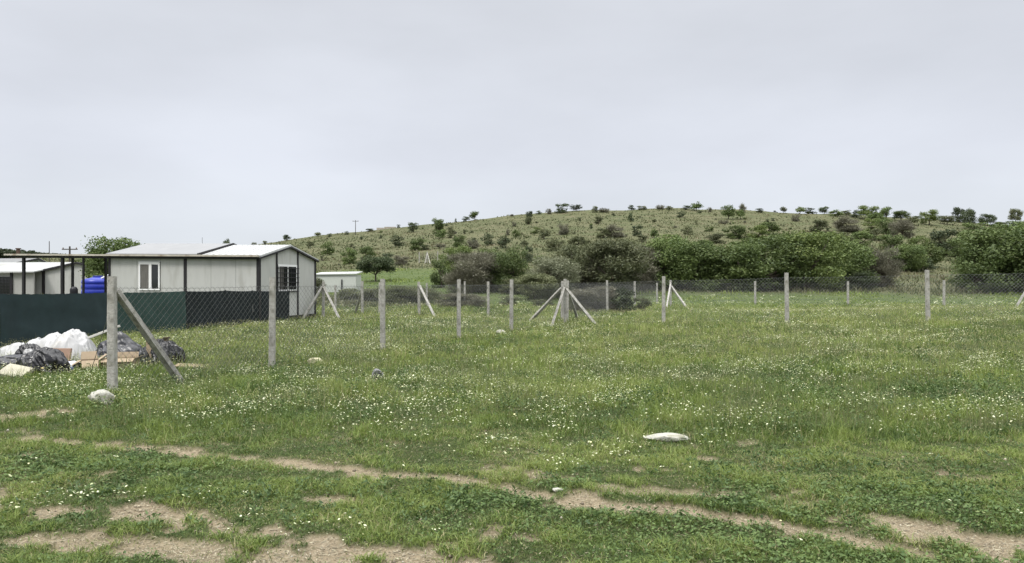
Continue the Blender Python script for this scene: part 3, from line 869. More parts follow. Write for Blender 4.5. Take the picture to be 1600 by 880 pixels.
# --- lower hillside shrubs (zone slope)
for a in [
    (512, 399, 20, 22, 'green'), (546, 413, 28, 28, 'green'), (574, 406, 26, 22, 'green'), (622, 385, 22, 18, 'dark'), (652, 391, 28, 20, 'green'), (664, 391, 16, 8, 'dark'), (688, 388, 17, 7, 'brown'),
    (717, 386, 23, 20, 'green'), (738, 389, 20, 18, 'brown'), (762, 384, 20, 20, 'dark'), (628, 414, 28, 17, 'brown'), (606, 410, 20, 14, 'dark'), (485, 387, 12, 10, 'olive'), (565, 375, 6, 5, 'dark'), (550, 386, 7, 6, 'olive'),
    (595, 373, 6, 6, 'dark'), (646, 363, 17, 16, 'dark'), (684, 367, 22, 27, 'green'), (688, 372, 18, 14, 'green'), (704, 367, 12, 15, 'olive'), (725, 366, 6, 8, 'olive'), (740, 387, 12, 16, 'dark'), (785, 388, 22, 19, 'dark'),
    (803, 354, 7, 9, 'brown'), (825, 351, 12, 13, 'olive'), (794, 368, 6, 10, 'brown'), (807, 371, 13, 15, 'green'), (850, 374, 20, 16, 'olive'), (838, 365, 16, 11, 'bright'), (880, 367, 18, 21, 'brown'), (825, 411, 22, 28, 'dark'),
    (842, 414, 20, 16, 'bright'), (936, 350, 14, 12, 'olive'), (985, 346, 10, 14, 'dark'), (960, 371, 36, 22, 'brown'), (996, 369, 18, 17, 'dark'), (943, 372, 26, 16, 'olive'), (1022, 372, 14, 16, 'green'), (1003, 380, 20, 14, 'olive'),
    (1063, 340, 14, 10, 'dark'), (1075, 367, 15, 16, 'olive'), (1088, 352, 5, 8, 'olive'), (1108, 362, 14, 8, 'green'), (1150, 373, 40, 22, 'green'), (1200, 366, 36, 20, 'green'), (1185, 374, 40, 22, 'bright'), (1120, 380, 34, 16, 'olive'),
    (1244, 346, 14, 13, 'brown'), (1281, 364, 36, 21, 'olive'), (1324, 362, 42, 27, 'brown'), (1200, 348, 8, 5, 'dark'), (1130, 350, 16, 6, 'brown'), (1385, 366, 30, 26, 'green'), (1410, 372, 36, 32, 'brown'), (1364, 362, 26, 22, 'bright'),
    (1366, 376, 30, 20, 'olive'), (1345, 384, 40, 24, 'green'), (1310, 388, 44, 26, 'olive'), (1440, 396, 40, 30, 'bright'), (1470, 384, 26, 22, 'olive'), (1335, 402, 44, 30, 'green'), (1395, 392, 46, 28, 'green'), (1290, 384, 40, 22, 'bright'),
    (1240, 388, 50, 24, 'green'), (1170, 392, 50, 22, 'green'), (1100, 396, 44, 22, 'green'), (1050, 386, 40, 22, 'green'), (905, 388, 40, 20, 'olive'), (870, 392, 36, 20, 'olive'), (1530, 372, 50, 26, 'green'), (1575, 366, 50, 22, 'green'),
    (1620, 372, 50, 24, 'green'), (1505, 384, 30, 22, 'bright'), (1560, 382, 50, 24, 'bright'), (705, 372, 12, 6, 'olive'), (820, 385, 14, 9, 'olive')]:
    plant(*a, form='bush', zone='slope')
# --- skyline
for a in [
    (397, 385, 9, 7, 'olive'), (413, 383, 8, 7, 'olive'), (448, 377, 12, 11, 'dark', 'tree'), (497, 370, 12, 8, 'olive', 'tree'), (515, 370, 8, 5, 'dark'), (541, 367, 8, 6, 'dark'), (579, 362, 14, 5, 'dark'), (623, 356, 6, 5, 'dark'),
    (712, 348, 4, 7, 'dark'), (728, 346, 11, 8, 'dark'), (742, 344, 17, 14, 'green', 'tree'), (800, 338, 8, 3, 'brown'), (827, 343, 12, 14, 'dark', 'tree'), (825, 350, 10, 8, 'green'), (841, 335, 9, 6, 'dark'), (857, 335, 9, 9, 'brown'), (878, 333, 22, 15, 'dark'),
    (900, 329, 18, 10, 'dark', 'tree'), (930, 332, 11, 11, 'olive'), (944, 332, 18, 8, 'brown'), (986, 328, 12, 8, 'dark'), (1003, 328, 15, 7, 'olive'), (1032, 327, 14, 8, 'brown'), (1046, 328, 12, 6, 'olive'),
    (1073, 328, 12, 7, 'dark'), (1088, 330, 19, 16, 'green', 'tree'), (1094, 333, 8, 4, 'dark'), (1108, 331, 8, 7, 'brown'), (1138, 343, 22, 23, 'green', 'tree'), (1157, 343, 16, 19, 'green', 'tree'), (1160, 332, 12, 14, 'brown'), (1186, 332, 14, 6, 'dark'), (1210, 332, 6, 3, 'dark'),
    (1224, 332, 11, 11, 'olive', 'tree'), (1250, 333, 16, 11, 'bright', 'tree'), (1264, 334, 20, 10, 'dark'), (1288, 334, 15, 12, 'green', 'tree'), (1306, 338, 22, 12, 'green'), (1338, 340, 16, 12, 'dark'), (1357, 343, 32, 23, 'bright', 'tree'), (1385, 342, 20, 19, 'green', 'tree'),
    (1408, 345, 28, 17, 'green', 'tree'), (1434, 343, 14, 6, 'dark'), (1452, 352, 28, 24, 'bright', 'tree'), (1480, 351, 24, 15, 'olive', 'tree'), (1499, 348, 20, 26, 'dark'), (1513, 357, 22, 32, 'dark', 'tree'), (1543, 353, 28, 20, 'dark', 'tree'), (1587, 350, 20, 25, 'olive', 'tree'),
    (1560, 354, 30, 8, 'olive'), (1600, 356, 30, 10, 'green'), (1322, 336, 16, 8, 'olive'), (1370, 350, 30, 18, 'green'), (1425, 352, 20, 14, 'olive')]:
    plant(a[0], a[1], a[2], a[3], a[4], a[5] if len(a) > 5 else 'bush', 'ridge')
# --- single trees
plant(587, 440, 55, 41, 'dark', 'round', 'lone')
plant(353, 392, 17, 21, 'dark', 'tree', 'lone', 150)
plant(178, 436, 96, 70, 'green', 'tree', 'lone', 62)
plant(150, 436, 60, 40, 'green', 'bush', 'lone', 75)

def ordinal(n):
    w = ['', 'first', 'second', 'third', 'fourth', 'fifth', 'sixth', 'seventh', 'eighth', 'ninth', 'tenth', 'eleventh', 'twelfth', 'thirteenth', 'fourteenth', 'fifteenth',
         'sixteenth', 'seventeenth', 'eighteenth', 'nineteenth', 'twentieth']
    if n < len(w): return w[n]
    if n < 30: return 'twenty ' + w[n - 20]
    return 'thirty ' + w[n - 30]
ADJ = {'green': 'mid green', 'bright': 'light green', 'dark': 'dark green', 'olive': 'olive green', 'brown': 'brownish grey', 'pale': 'pale twiggy'}
ZON = {'thicket': 'in the thicket below the hill', 'tangle': 'low behind the wire fences', 'slope': 'on the hillside', 'ridge': 'on the hill skyline'}
GRP = {'thicket': 'bushes of the thicket at the foot of the hill', 'tangle': 'low tangles behind the fences', 'slope': 'shrubs dotted over the hillside', 'ridge': 'trees and shrubs along the skyline'}
LONE = ['round crowned dark green tree standing alone beside the white shed', 'small dark tree with bare stem above the grey house roof',
        'broad olive green tree rising behind the canopy roof', 'green bush seen under the canopy roof behind the blue tank']
def size_word(h, zone):
    if zone == 'thicket': return 'tall' if h > 60 else 'low' if h < 35 else 'medium'
    return 'large' if h > 20 else 'tiny' if h < 9 else 'small'
cnt = {}
order = sorted(range(len(PL)), key=lambda i: PL[i][0])
labels = {}
tot = {}
def dkey(i):
    px, py, w_, h_, kind, form, zone, d = PL[i]
    return (size_word(h_, zone), ADJ[kind], 'tree' if form == 'tree' else 'bush', zone)
for i in order: tot[dkey(i)] = tot.get(dkey(i), 0) + 1
for i in order:
    zone = PL[i][6]
    if zone == 'lone': continue
    k = dkey(i); cnt[k] = cnt.get(k, 0) + 1
    if tot[k] == 1: labels[i] = f'only {k[0]} {k[1]} {k[2]} {ZON[zone]}'
    else: labels[i] = f'{ordinal(cnt[k])} {k[0]} {k[1]} {k[2]} from the left {ZON[zone]}'
lone_i = 0
round_cm = None
for i, (px, py, w_, h_, kind, form, zone, d) in enumerate(PL):
    if d is None:
        p = hit(px, py)
    else:
        x = (px - CX) / F * d; p = Vector((x, d, gz(x, d)))
        h_ = (H + (CY - (py - h_)) / F * d - p.z) / d * F
    sw = w_ * p.y / F; sh = h_ * p.y / F
    sz = 'big' if max(w_, h_) > 58 and zone != 'lone' or (zone == 'lone' and w_ > 80) else 'mid' if max(w_, h_) > 22 else 'small'
    if form == 'round':
        cm, C = crown_mesh('crown', LM['dark'], 9000, .045, lobes=60, seed=5, bottom=.38, spread=.42, flat=.7, top_heavy=.6)
        tm = trunk_mesh('trunk', bark, C, nb=8, r=.026, seed=5); form_name = 'tree'
    else:
        L = lod_tree(kind, sz) if form == 'tree' else lod(kind, sz)
        cm, tm = L[i % len(L)]; form_name = 'tree' if form == 'tree' else 'bush'
    root = empty(form_name, p, random.uniform(0, 6.28))
    if zone == 'lone':
        tag(root, LONE[lone_i], form_name); lone_i += 1
    else:
        tag(root, labels[i], form_name, GRP[zone])
    ww = sw * 1.12
    c = link('crown', cm, root); c.scale = (ww, ww, sh * 1.0)
    t = link('trunk', tm, root); t.scale = (ww, ww, sh * 1.0)

# tiny scattered shrubs
small = 0
for k in range(150):
    px = RNG.uniform(400, 1600); base = np.interp(px, [p for p, _ in SKYL], [q for _, q in SKYL])
    py = base + 6 + (RNG.uniform(0, 1) ** .9) * (50 if px < 1050 else 35)
    p = hit(px, py)
    if p.y > YT - 4: continue
    kind = ['olive', 'brown', 'dark', 'green', 'olive'][k % 5]
    s = RNG.uniform(2.5, 6.0) * p.y / F
    root = empty('bush', p, k)
    tag(root, 'tiny tussock like shrub dotted on the dry grassy hillside', 'bush', 'tiny shrubs dotted over the hillside')
    L = lod(kind, 'small')[k % 3]
    c = link('crown', L[0], root); c.scale = (s * 1.3, s * 1.3, s * .8)

# far wood on the left
def far_wood():
    n = 26000
    rg = np.random.default_rng(3)
    cx = rg.uniform(-40, 88, 90); D = 330
    C = np.stack([(cx - CX) / F * D, D + rg.uniform(-10, 14, 90), np.zeros(90)], 1)
    top = np.interp(cx, [-40, 0, 15, 28, 40, 55, 75, 88], [389, 391, 395, 392, 396, 397, 398, 402])
    C[:, 2] = H + (CY - top - 3.0) / F * D
    idx = rg.integers(0, 90, n); dr = rg.normal(size=(n, 3)); dr /= np.linalg.norm(dr, axis=1)[:, None]
    c = C[idx] + dr * rg.uniform(.5, 1, n)[:, None] * np.array([2.2, 2.2, 1.5])
    dn = rg.random(n) < .6
    c[:, 2] -= np.where(dn, rg.uniform(0, 12, n), 0)
    a = rg.normal(size=(n, 3)); a /= np.linalg.norm(a, axis=1)[:, None]; b = np.cross(a, rg.normal(size=(n, 3))); b /= np.linalg.norm(b, axis=1)[:, None]
    s = .8
    V = np.stack([c - a * s, c + b * s * .6, c + a * s, c - b * s * .6], 1).reshape(-1, 3)
    o = link('far_wood', mesh_np('far_wood', V, [np.arange(n * 4).reshape(-1, 4)], LM['dark'], tint=np.repeat(rg.uniform(0, .6, n), 4)))
    tag(o, 'dark far wood on the low rise behind the chimney', 'wood', kind='stuff')
far_wood()

# ------------------------------------------------------------------ grass and flowers
def blades(x, y, h, w, lean, tint, zoff=-.01, curve=1.0):
    n = len(x)
    z = ground_z(x, y) + zoff
    fa = RNG.uniform(0, 2 * np.pi, n); la = RNG.uniform(0, 2 * np.pi, n)
    sx, sy = np.cos(fa) * w / 2, np.sin(fa) * w / 2
    lx, ly = np.cos(la) * lean * h, np.sin(la) * lean * h
    m = .52
    V = np.empty((n, 5, 3), np.float32)
    V[:, 0] = np.stack([x - sx, y - sy, z], 1); V[:, 1] = np.stack([x + sx, y + sy, z], 1)
    V[:, 2] = np.stack([x + sx * .8 + lx * .3, y + sy * .8 + ly * .3, z + h * m], 1)
    V[:, 3] = np.stack([x - sx * .8 + lx * .3, y - sy * .8 + ly * .3, z + h * m], 1)
    V[:, 4] = np.stack([x + lx, y + ly, z + h * (1 - .35 * lean)], 1)
    b = np.arange(n)[:, None] * 5
    return V.reshape(-1, 3), np.hstack([b, b + 1, b + 2, b + 3]), np.hstack([b + 3, b + 2, b + 4]), np.repeat(tint, 5)
grass_m = leaf_mat('grass_blades', (.050, .093, .018), (.205, .272, .056), (.33, .30, .15), trans=.30, objvar=0)
def meadow():
    n = 720000
    d = (RNG.uniform(math.sqrt(3.6), math.sqrt(50), n)) ** 2
    u = RNG.uniform(-.93, .93, n)
    x = u * d; y = d
    D = dirt(x, y); W = worn(x, y)
    patch = fbm(x * .45, y * .45, 51); fine = fbm(x * 1.8, y * 1.8, 52)
    bare = sstep(.56, .70, fbm(x * .8 + 9, y * .8, 53)) * (.55 * W + .35 * (1 - W) * (1 - sstep(9, 14, y)))
    keep = RNG.random(n) > np.clip(D * 1.15 + bare * .5, 0, .96)
    x, y, D, W, patch, fine, bare = [a[keep] for a in (x, y, D, W, patch, fine, bare)]
    n = len(x)
    tall = sstep(.52, .72, patch)
    cl = fbm(x * 3.1, y * 3.1, 54, 3); cl2 = fbm(x * 1.1 + 5, y * 1.1, 55, 3)
    clump = sstep(.40, .66, cl)
    h = (W * (.028 + .050 * clump) + (1 - W) * (.045 + .11 * clump + .11 * tall * (fine + .3))) * RNG.uniform(.55, 1.4, n)
    h *= 1 - .55 * np.clip(D, 0, 1)
    h *= 1 + .35 * sstep(15, 40, y)
    w = np.maximum(.0040, .00060 * y) * RNG.uniform(.7, 1.5, n) * (1 + .25 * W)
    lean = np.clip(RNG.normal(.60, .32, n), 0, 1.4) + W * .35
    yellow = sstep(11, 20, y) * (1 - sstep(34, 48, y))
    tint = np.clip(.36 + 1.35 * (cl2 - .5) + 1.25 * (cl - .5) + 1.2 * (patch - .5) + .20 * yellow + RNG.normal(0, .19, n) + .25 * bare, 0, .88)
    dry = RNG.random(n) < (.035 + .22 * bare + .06 * yellow + .12 * W * sstep(6.6, 7.6, y) + .25 * np.clip(D, 0, 1))
    tint = np.where(dry, 1.0, tint)
    V, q, t3, tn = blades(x, y, h, w, lean, tint)
    o = link('grass', mesh_np('grass', V, [q, t3], grass_m, tint=tn))
    tag(o, 'green meadow grass growing over the whole plot', 'grass', kind='stuff')
meadow()
def turf():
    """short matted grass near the track, and straw and bits lying on the bare soil"""
    n = 330000
    d = (RNG.uniform(math.sqrt(3.6), math.sqrt(10.5), n)) ** 2; u = RNG.uniform(-.88, .88, n); x = u * d; y = d
    D = dirt(x, y); keep = RNG.random(n) > D * 1.02
    x, y = x[keep], y[keep]; n = len(x)
    cl = fbm(x * 3.1, y * 3.1, 54, 3); g = fbm(x * 1.3 + 8, y * 1.3, 57, 3)
    tint = np.clip(.40 + 1.4 * (cl - .5) + 1.3 * (g - .5) + RNG.normal(0, .24, n), 0, .88)
    tint = np.where(RNG.random(n) < .05 + .25 * sstep(.55, .7, g), 1.0, tint)
    V, q, t3, tn = blades(x, y, RNG.uniform(.018, .05, n) * (1 + .8 * sstep(.45, .65, cl)), RNG.uniform(.003, .0065, n), np.clip(RNG.normal(.95, .35, n), .1, 1.8), tint)
    o = link('short_turf', mesh_np('short_turf', V, [q, t3], grass_m, tint=tn)); tag(o, 'short matted turf on and beside the track', 'grass', kind='stuff')
    n = 90000
    d = (RNG.uniform(math.sqrt(3.6), math.sqrt(10), n)) ** 2; u = RNG.uniform(-.88, .88, n); x = u * d; y = d
    keep = RNG.random(n) < .12 + .8 * np.clip(dirt(x, y), 0, 1); x, y = x[keep], y[keep]; n = len(x)
    c = np.stack([x, y, ground_z(x, y) + .004], 1); a = RNG.normal(size=(n, 3)) * np.array([1, 1, .2]); a /= np.linalg.norm(a, axis=1)[:, None]
    b = np.stack([-a[:, 1], a[:, 0], RNG.normal(0, .3, n)], 1)
    l = RNG.uniform(.006, .028, n)[:, None]; w = RNG.uniform(.0015, .004, n)[:, None]
    V = np.stack([c - a * l, c + b * w, c + a * l, c - b * w], 1).reshape(-1, 3)
    o = link('straw_litter', mesh_np('straw_litter', V, [np.arange(n * 4).reshape(-1, 4)], leaf_mat('straw', (.14, .12, .085), (.36, .32, .22), (.44, .40, .29), trans=.05, objvar=0), tint=np.repeat(RNG.uniform(0, 1, n), 4)))
    tag(o, 'straw and crumbs lying on the bare soil of the ruts', 'litter', kind='stuff')
turf()
def soil_crumbs():
    n = 60000
    d = (RNG.uniform(math.sqrt(3.6), math.sqrt(9.5), n)) ** 2; u = RNG.uniform(-.88, .88, n); x = u * d; y = d
    D = dirt(x, y); keep = RNG.random(n) < .02 + .5 * np.clip(D, 0, 1) * sstep(.42, .6, fbm(x * 4, y * 4, 131)); x, y = x[keep], y[keep]; n = len(x)
    z = ground_z(x, y); r = RNG.uniform(.003, .008, n) * (1 + 1.6 * (RNG.random(n) < .06)); c = np.stack([x, y, z + r * .3], 1)
    off = np.array([[1, 0, 0], [0, 1, 0], [-1, 0, 0], [0, -1, 0], [0, 0, .8], [0, 0, -.8]])
    V = c[:, None, :] + off[None] * r[:, None, None] * RNG.uniform(.6, 1.4, (n, 6, 1))
    b = np.arange(n)[:, None] * 6
    F3 = np.concatenate([b + np.array(t)[None] for t in [(0, 1, 4), (1, 2, 4), (2, 3, 4), (3, 0, 4), (1, 0, 5), (2, 1, 5), (3, 2, 5), (0, 3, 5)]])
    o = link('soil_crumbs', mesh_np('soil_crumbs', V.reshape(-1, 3), [F3], leaf_mat('crumbs', (.13, .105, .075), (.36, .31, .22), (.42, .40, .34), trans=0, objvar=0), tint=np.repeat(RNG.uniform(0, 1, n), 6)))
    tag(o, 'small clods and pebbles on the bare soil', 'soil', kind='stuff')
soil_crumbs()
def leafy_weeds():
    """darker leafy plants standing among the grass"""
    n = 5200
    d = (RNG.uniform(math.sqrt(5), math.sqrt(30), n)) ** 2; u = RNG.uniform(-.9, .9, n); x = u * d; y = d
    keep = (RNG.random(n) < .10 + sstep(.50, .66, fbm(x * .7 + 31, y * .7, 141, 3))) & (dirt(x, y) < .05); x, y = x[keep], y[keep]
    W = worn(x, y); hgt = RNG.uniform(.08, .30, len(x)) * (1 - .65 * W)
    m = 26; x = np.repeat(x, m); y = np.repeat(y, m); hgt = np.repeat(hgt, m); n = len(x)
    x = x + RNG.normal(0, .05, n); y = y + RNG.normal(0, .05, n)
    z = ground_z(x, y) + hgt * RNG.uniform(.1, 1, n)
    nrm = RNG.normal(size=(n, 3)) * .8 + np.array([0, 0, .8]); nrm /= np.linalg.norm(nrm, axis=1)[:, None]
    a = np.cross(nrm, RNG.normal(size=(n, 3))); a /= np.linalg.norm(a, axis=1)[:, None]; b = np.cross(nrm, a)
    s = RNG.uniform(.010, .026, n)[:, None] * (1 + .02 * np.clip(y - 8, 0, 20))[:, None]; c = np.stack([x, y, z], 1)
    V = np.stack([c - a * s, c + b * s * .38, c + a * s, c - b * s * .38], 1).reshape(-1, 3)
    o = link('leafy_weeds', mesh_np('leafy_weeds', V, [np.arange(n * 4).reshape(-1, 4)], leaf_mat('leafy_weed', (.035, .070, .020), (.110, .165, .050), (.17, .2, .08), trans=.2, objvar=0), tint=np.repeat(np.clip(RNG.normal(.4, .25, n), 0, 1), 4)))
    tag(o, 'darker leafy weeds scattered through the meadow', 'weeds', kind='stuff')
leafy_weeds()
def tufts():
    xs, ys, hs = [], [], []
    spots = [(p.x, p.y, .10, 90, .15) for p in P] + [(foot.x, foot.y, .12, 90, .16), (at(232, 12.6).x, 12.6, .32, 500, .42), (at(215, 12.0).x, 12.0, .25, 300, .34), (at(40, 12.6).x, 12.6, .4, 260, .24), (at(158, 10.0).x, 10.0, .2, 160, .16), (at(100, 11.2).x, 11.2, .35, 280, .26)]
    spots += [(q.x, q.y, .14, 110, .36) for q in Q + Q2 + Q4]
    for cx, cy, sp, k, h in spots:
        xs.append(RNG.normal(cx, sp, k)); ys.append(RNG.normal(cy, sp * .8, k)); hs.append(RNG.uniform(.35, 1, k) * h)
    x = np.concatenate(xs); y = np.concatenate(ys); h = np.concatenate(hs); n = len(x)
    V, q, t3, tn = blades(x, y, h, np.maximum(.004, .0006 * y), RNG.uniform(.1, .6, n), np.clip(RNG.normal(.5, .22, n), 0, 1))
    o = link('grass_tufts', mesh_np('grass_tufts', V, [q, t3], grass_m, tint=tn)); tag(o, 'tall uncut grass tufts around the fence posts and rubbish', 'grass', kind='stuff')
tufts()
def weeds():
    """small broad leaves lying in the turf near the track"""
    n = 170000
    d = (RNG.uniform(math.sqrt(3.6), math.sqrt(14), n)) ** 2; u = RNG.uniform(-.9, .9, n); x = u * d; y = d
    c1 = fbm(x * .9, y * .9, 81)
    keep = (dirt(x, y) < .08) & (RNG.random(n) < .12 + .8 * sstep(.42, .66, c1)) 
    x, y, c1 = x[keep], y[keep], c1[keep]; n = len(x)
    z = ground_z(x, y) + RNG.uniform(.01, .05, n) + .05 * sstep(7.5, 9, y)
    nrm = RNG.normal(size=(n, 3)) * .45 + np.array([0, 0, 1]); nrm /= np.linalg.norm(nrm, axis=1)[:, None]
    a = np.cross(nrm, RNG.normal(size=(n, 3))); a /= np.linalg.norm(a, axis=1)[:, None]; b = np.cross(nrm, a)
    s = RNG.uniform(.006, .015, n)[:, None] * (1 + .3 * (c1[:, None] > .6))
    c = np.stack([x, y, z], 1)
    V = np.stack([c - a * s, c - a * s * .1 + b * s * .55, c + a * s, c - a * s * .1 - b * s * .55], 1).reshape(-1, 3)
    o = link('ground_cover', mesh_np('ground_cover', V, [np.arange(n * 4).reshape(-1, 4)], leaf_mat('weed_leaves', (.050, .095, .022), (.140, .200, .058), (.18, .22, .08), trans=.2, objvar=0),
             tint=np.repeat(np.clip(RNG.normal(.4, .22, n), 0, 1), 4)))
    tag(o, 'small leafy weeds and clover beside the dirt ruts', 'ground cover', kind='stuff')
weeds()
def hill_grass():
    n = 190000
    y = np.exp(RNG.uniform(math.log(45), math.log(284), n)); u = RNG.uniform(-.85, .85, n); x = u * y
    c = fbm(x / 3.5, y / 3.5, 91); big = fbm(x / 25, y / 25, 92)
    keep = RNG.random(n) < .25 + .9 * sstep(.42, .62, c)
    x, y, c, big = x[keep], y[keep], c[keep], big[keep]; n = len(x)
    lu = lushness(x, y)
    h = RNG.uniform(.15, .5, n) * (1 - .5 * lu) * (1 + .7 * sstep(.55, .7, c)); w = .0011 * y * RNG.uniform(.7, 1.8, n)
    tint = np.clip(.42 + 1.6 * (big - .5) + 1.0 * (c - .55) + RNG.normal(0, .26, n), 0, 1)
    g = lu > .4
    V, q, t3, tn = blades(x[g], y[g], h[g] * .9, w[g], RNG.uniform(.2, .8, int(g.sum())), np.clip(.5 + 1.1 * (c[g] - .5) + RNG.normal(0, .2, int(g.sum())), 0, .88), zoff=-.05)
    o = link('far_meadow_grass', mesh_np('far_meadow_grass', V, [q, t3], grass_m, tint=tn)); tag(o, 'fresh green grass at the foot of the hill', 'grass', kind='stuff')
    x, y, h, w, tint = x[~g], y[~g], h[~g], w[~g], tint[~g]; n = len(x)
    V, q, t3, tn = blades(x, y, h, w, RNG.uniform(.2, .8, n), tint, zoff=-.05)
    o = link('hill_grass', mesh_np('hill_grass', V, [q, t3], leaf_mat('hill_grass_blades', (.050, .068, .023), (.142, .140, .070), (.20, .175, .105), trans=.2, objvar=0), tint=tn))
    tag(o, 'dry tussocky grass covering the hillside', 'grass', kind='stuff')
hill_grass()
def flowers():
    pm = leaf_mat('white_petals', (.36, .40, .20), (.68, .69, .50), (.60, .58, .28), trans=.1, objvar=0)
    n = 150000
    d = np.exp(RNG.uniform(math.log(4.2), math.log(64), n)); u = RNG.uniform(-.9, .9, n); x = u * d; y = d
    cl = fbm(x * .55 + 3, y * .55, 101, 3); cl2 = fbm(x * 2.3, y * 2.3, 102, 3)
    W = worn(x, y)
    pr = sstep(.44, .62, cl) * sstep(.42, .60, cl2) * 1.0 + .07
    pr *= (1 - .90 * W) * (.35 + .65 * sstep(8.5, 11, y)) * (1 - .45 * sstep(22, 40, y))
    spot = sstep(.68, .78, cl) * W * .22
    pr = np.maximum(pr, spot)
    pr *= (dirt(x, y) < .1)
    keep = RNG.random(n) < pr * (.30 + .14 * sstep(10, 16, y))
    x, y, W = x[keep], y[keep], W[keep]
    rep = RNG.integers(2, 9, len(x)); x = np.repeat(x, rep); y = np.repeat(y, rep); W = np.repeat(W, rep); n = len(x)
    x = x + RNG.normal(0, .09, n); y = y + RNG.normal(0, .09, n)
    hh = ground_z(x, y) + (W * .06 + (1 - W) * RNG.uniform(.09, .20, n))
    r = np.maximum(.009, .00058 * y) * RNG.uniform(.6, 1.5, n)
    k = 6
    ang = np.arange(k) * 2 * np.pi / k
    tx = RNG.normal(0, .35, n); ty = RNG.normal(-.15, .35, n)
    V = np.empty((n, k + 1, 3), np.float32)
    V[:, 0] = np.stack([x, y, hh + r * .35], 1)
    for i in range(k):
        rr = r * RNG.uniform(.6, 1.2, n); dx = rr * np.cos(ang[i]); dy = rr * np.sin(ang[i])
        V[:, i + 1] = np.stack([x + dx, y + dy, hh + dx * tx + dy * ty], 1)
    b = np.arange(n)[:, None] * (k + 1)
    tr = np.concatenate([np.hstack([b, b + 1 + i, b + 1 + (i + 1) % k]) for i in range(k)])
    st = np.stack([np.stack([x - .0015, y, hh - .22], 1), np.stack([x + .0015, y, hh - .22], 1), np.stack([x, y, hh], 1)], 1).reshape(-1, 3)
    o = link('wildflowers', mesh_np('wildflowers', V.reshape(-1, 3), [tr], pm, tint=np.repeat(RNG.uniform(0, 1, n), k + 1))); tag(o, 'small white umbel wildflowers in drifts over the meadow', 'flowers', kind='stuff')
    print('flowers', n)
    # yellowish flower dots
    n = 150000
    d = np.exp(RNG.uniform(math.log(9), math.log(50), n)); u = RNG.uniform(-.9, .9, n); x = u * d; y = d
    keep = RNG.random(n) < sstep(.42, .62, fbm(x * .35, y * .35, 111, 3)) * .9 * (.25 + .75 * sstep(11, 18, y)) + .06
    x, y = x[keep], y[keep]; n = len(x)
    hh = ground_z(x, y) + RNG.uniform(.12, .26, n); r = np.maximum(.007, .00050 * y) * RNG.uniform(.7, 1.3, n)
    V = np.stack([np.stack([x - r, y, hh], 1), np.stack([x, y - r, hh + r * .3], 1), np.stack([x + r, y, hh], 1), np.stack([x, y + r, hh + r * .5], 1)], 1).reshape(-1, 3)
    o = link('yellow_flowers', mesh_np('yellow_flowers', V, [np.arange(n * 4).reshape(-1, 4)], mat('yellow_petals', (.36, .35, .15), rough=.7, var=.15)))
    tag(o, 'tiny yellow green flower heads among the meadow grass', 'flowers', kind='stuff')
flowers()
def stalks():
    """loose taller seeding grass stems"""
    n = 60000
    d = np.exp(RNG.uniform(math.log(8), math.log(36), n)); u = RNG.uniform(-.9, .9, n); x = u * d; y = d
    keep = (RNG.random(n) < sstep(.50, .68, fbm(x * 1.1, y * 1.1, 121, 3))) & (worn(x, y) < .2)
    x, y = x[keep], y[keep]; n = len(x)
    V, q, t3, tn = blades(x, y, RNG.uniform(.20, .46, n), np.maximum(.0035, .0005 * y), RNG.uniform(.05, .4, n), np.clip(RNG.normal(.6, .2, n), 0, 1))
    o = link('tall_grass', mesh_np('tall_grass', V, [q, t3], leaf_mat('tall_grass_stems', (.075, .115, .035), (.19, .21, .09), (.28, .26, .15), trans=.3, objvar=0), tint=tn))
    tag(o, 'taller seeding grass stems in loose patches', 'grass', kind='stuff')
stalks()

# ------------------------------------------------------------------ stones and litter
def rock(name, px, d, wx, wy, hz, m, label, cat, seed, sink=.25, rz=0.0, n=3, rough=.28, facet=False):
    import bmesh
    bm = bmesh.new(); bmesh.ops.create_icosphere(bm, subdivisions=n + 1, radius=1)
    rg = np.random.default_rng(seed)
    dirs = rg.normal(size=(10, 3)); dirs /= np.linalg.norm(dirs, axis=1)[:, None]
    for v in bm.verts:
        c = np.array(v.co)
        f = 1 + rough * (float(fbm(np.array([c[0] * 1.6 + seed * 3.1 + c[2]]), np.array([c[1] * 1.6 - c[2] * 1.3]), seed)[0]) - .5) * 2 + .08 * 2.2 * (float(fbm(np.array([c[0] * 5 + seed]), np.array([c[1] * 5 + c[2] * 4]), seed)[0]) - .5)
        p = c * f
        for dd in dirs[:7]:
            k = p @ dd - .80
            if k > 0: p = p - dd * k * .9
        v.co = (p[0] * wx / 2, p[1] * wy / 2, p[2] * hz / 2)
    me = bpy.data.meshes.new(name); bm.to_mesh(me); bm.free()
    me.materials.append(m)
    if not facet: me.polygons.foreach_set('use_smooth', np.ones(len(me.polygons), bool))
    o = link(name, me); p = at(px, d); o.location = (p.x, p.y, p.z + hz / 2 * (1 - sink * 2)); o.rotation_euler[2] = rz
    tag(o, label, cat)
    return o
stone = mat('pale_limestone', (.40, .395, .35), rough=.9, var=.16, scale=9, bump=.7, bscale=30, col2=(.24, .235, .18), fac2=(.50, .64), scale2=9)
rock('rock', 158, 10.15, .36, .26, .25, stone, 'rounded white rock lying at the foot of the first concrete post', 'rock', 3)
rock('stone_slab', 1040, 7.72, .47, .24, .085, stone, 'flat white stone lying alone in the short grass', 'stone', 8, sink=.08)
rock('stone', 494, 15.1, .36, .2, .17, mat('cream_stone', (.46, .43, .29), rough=.9, var=.15, bump=.5), 'cream coloured lump near the second concrete post', 'stone', 12)
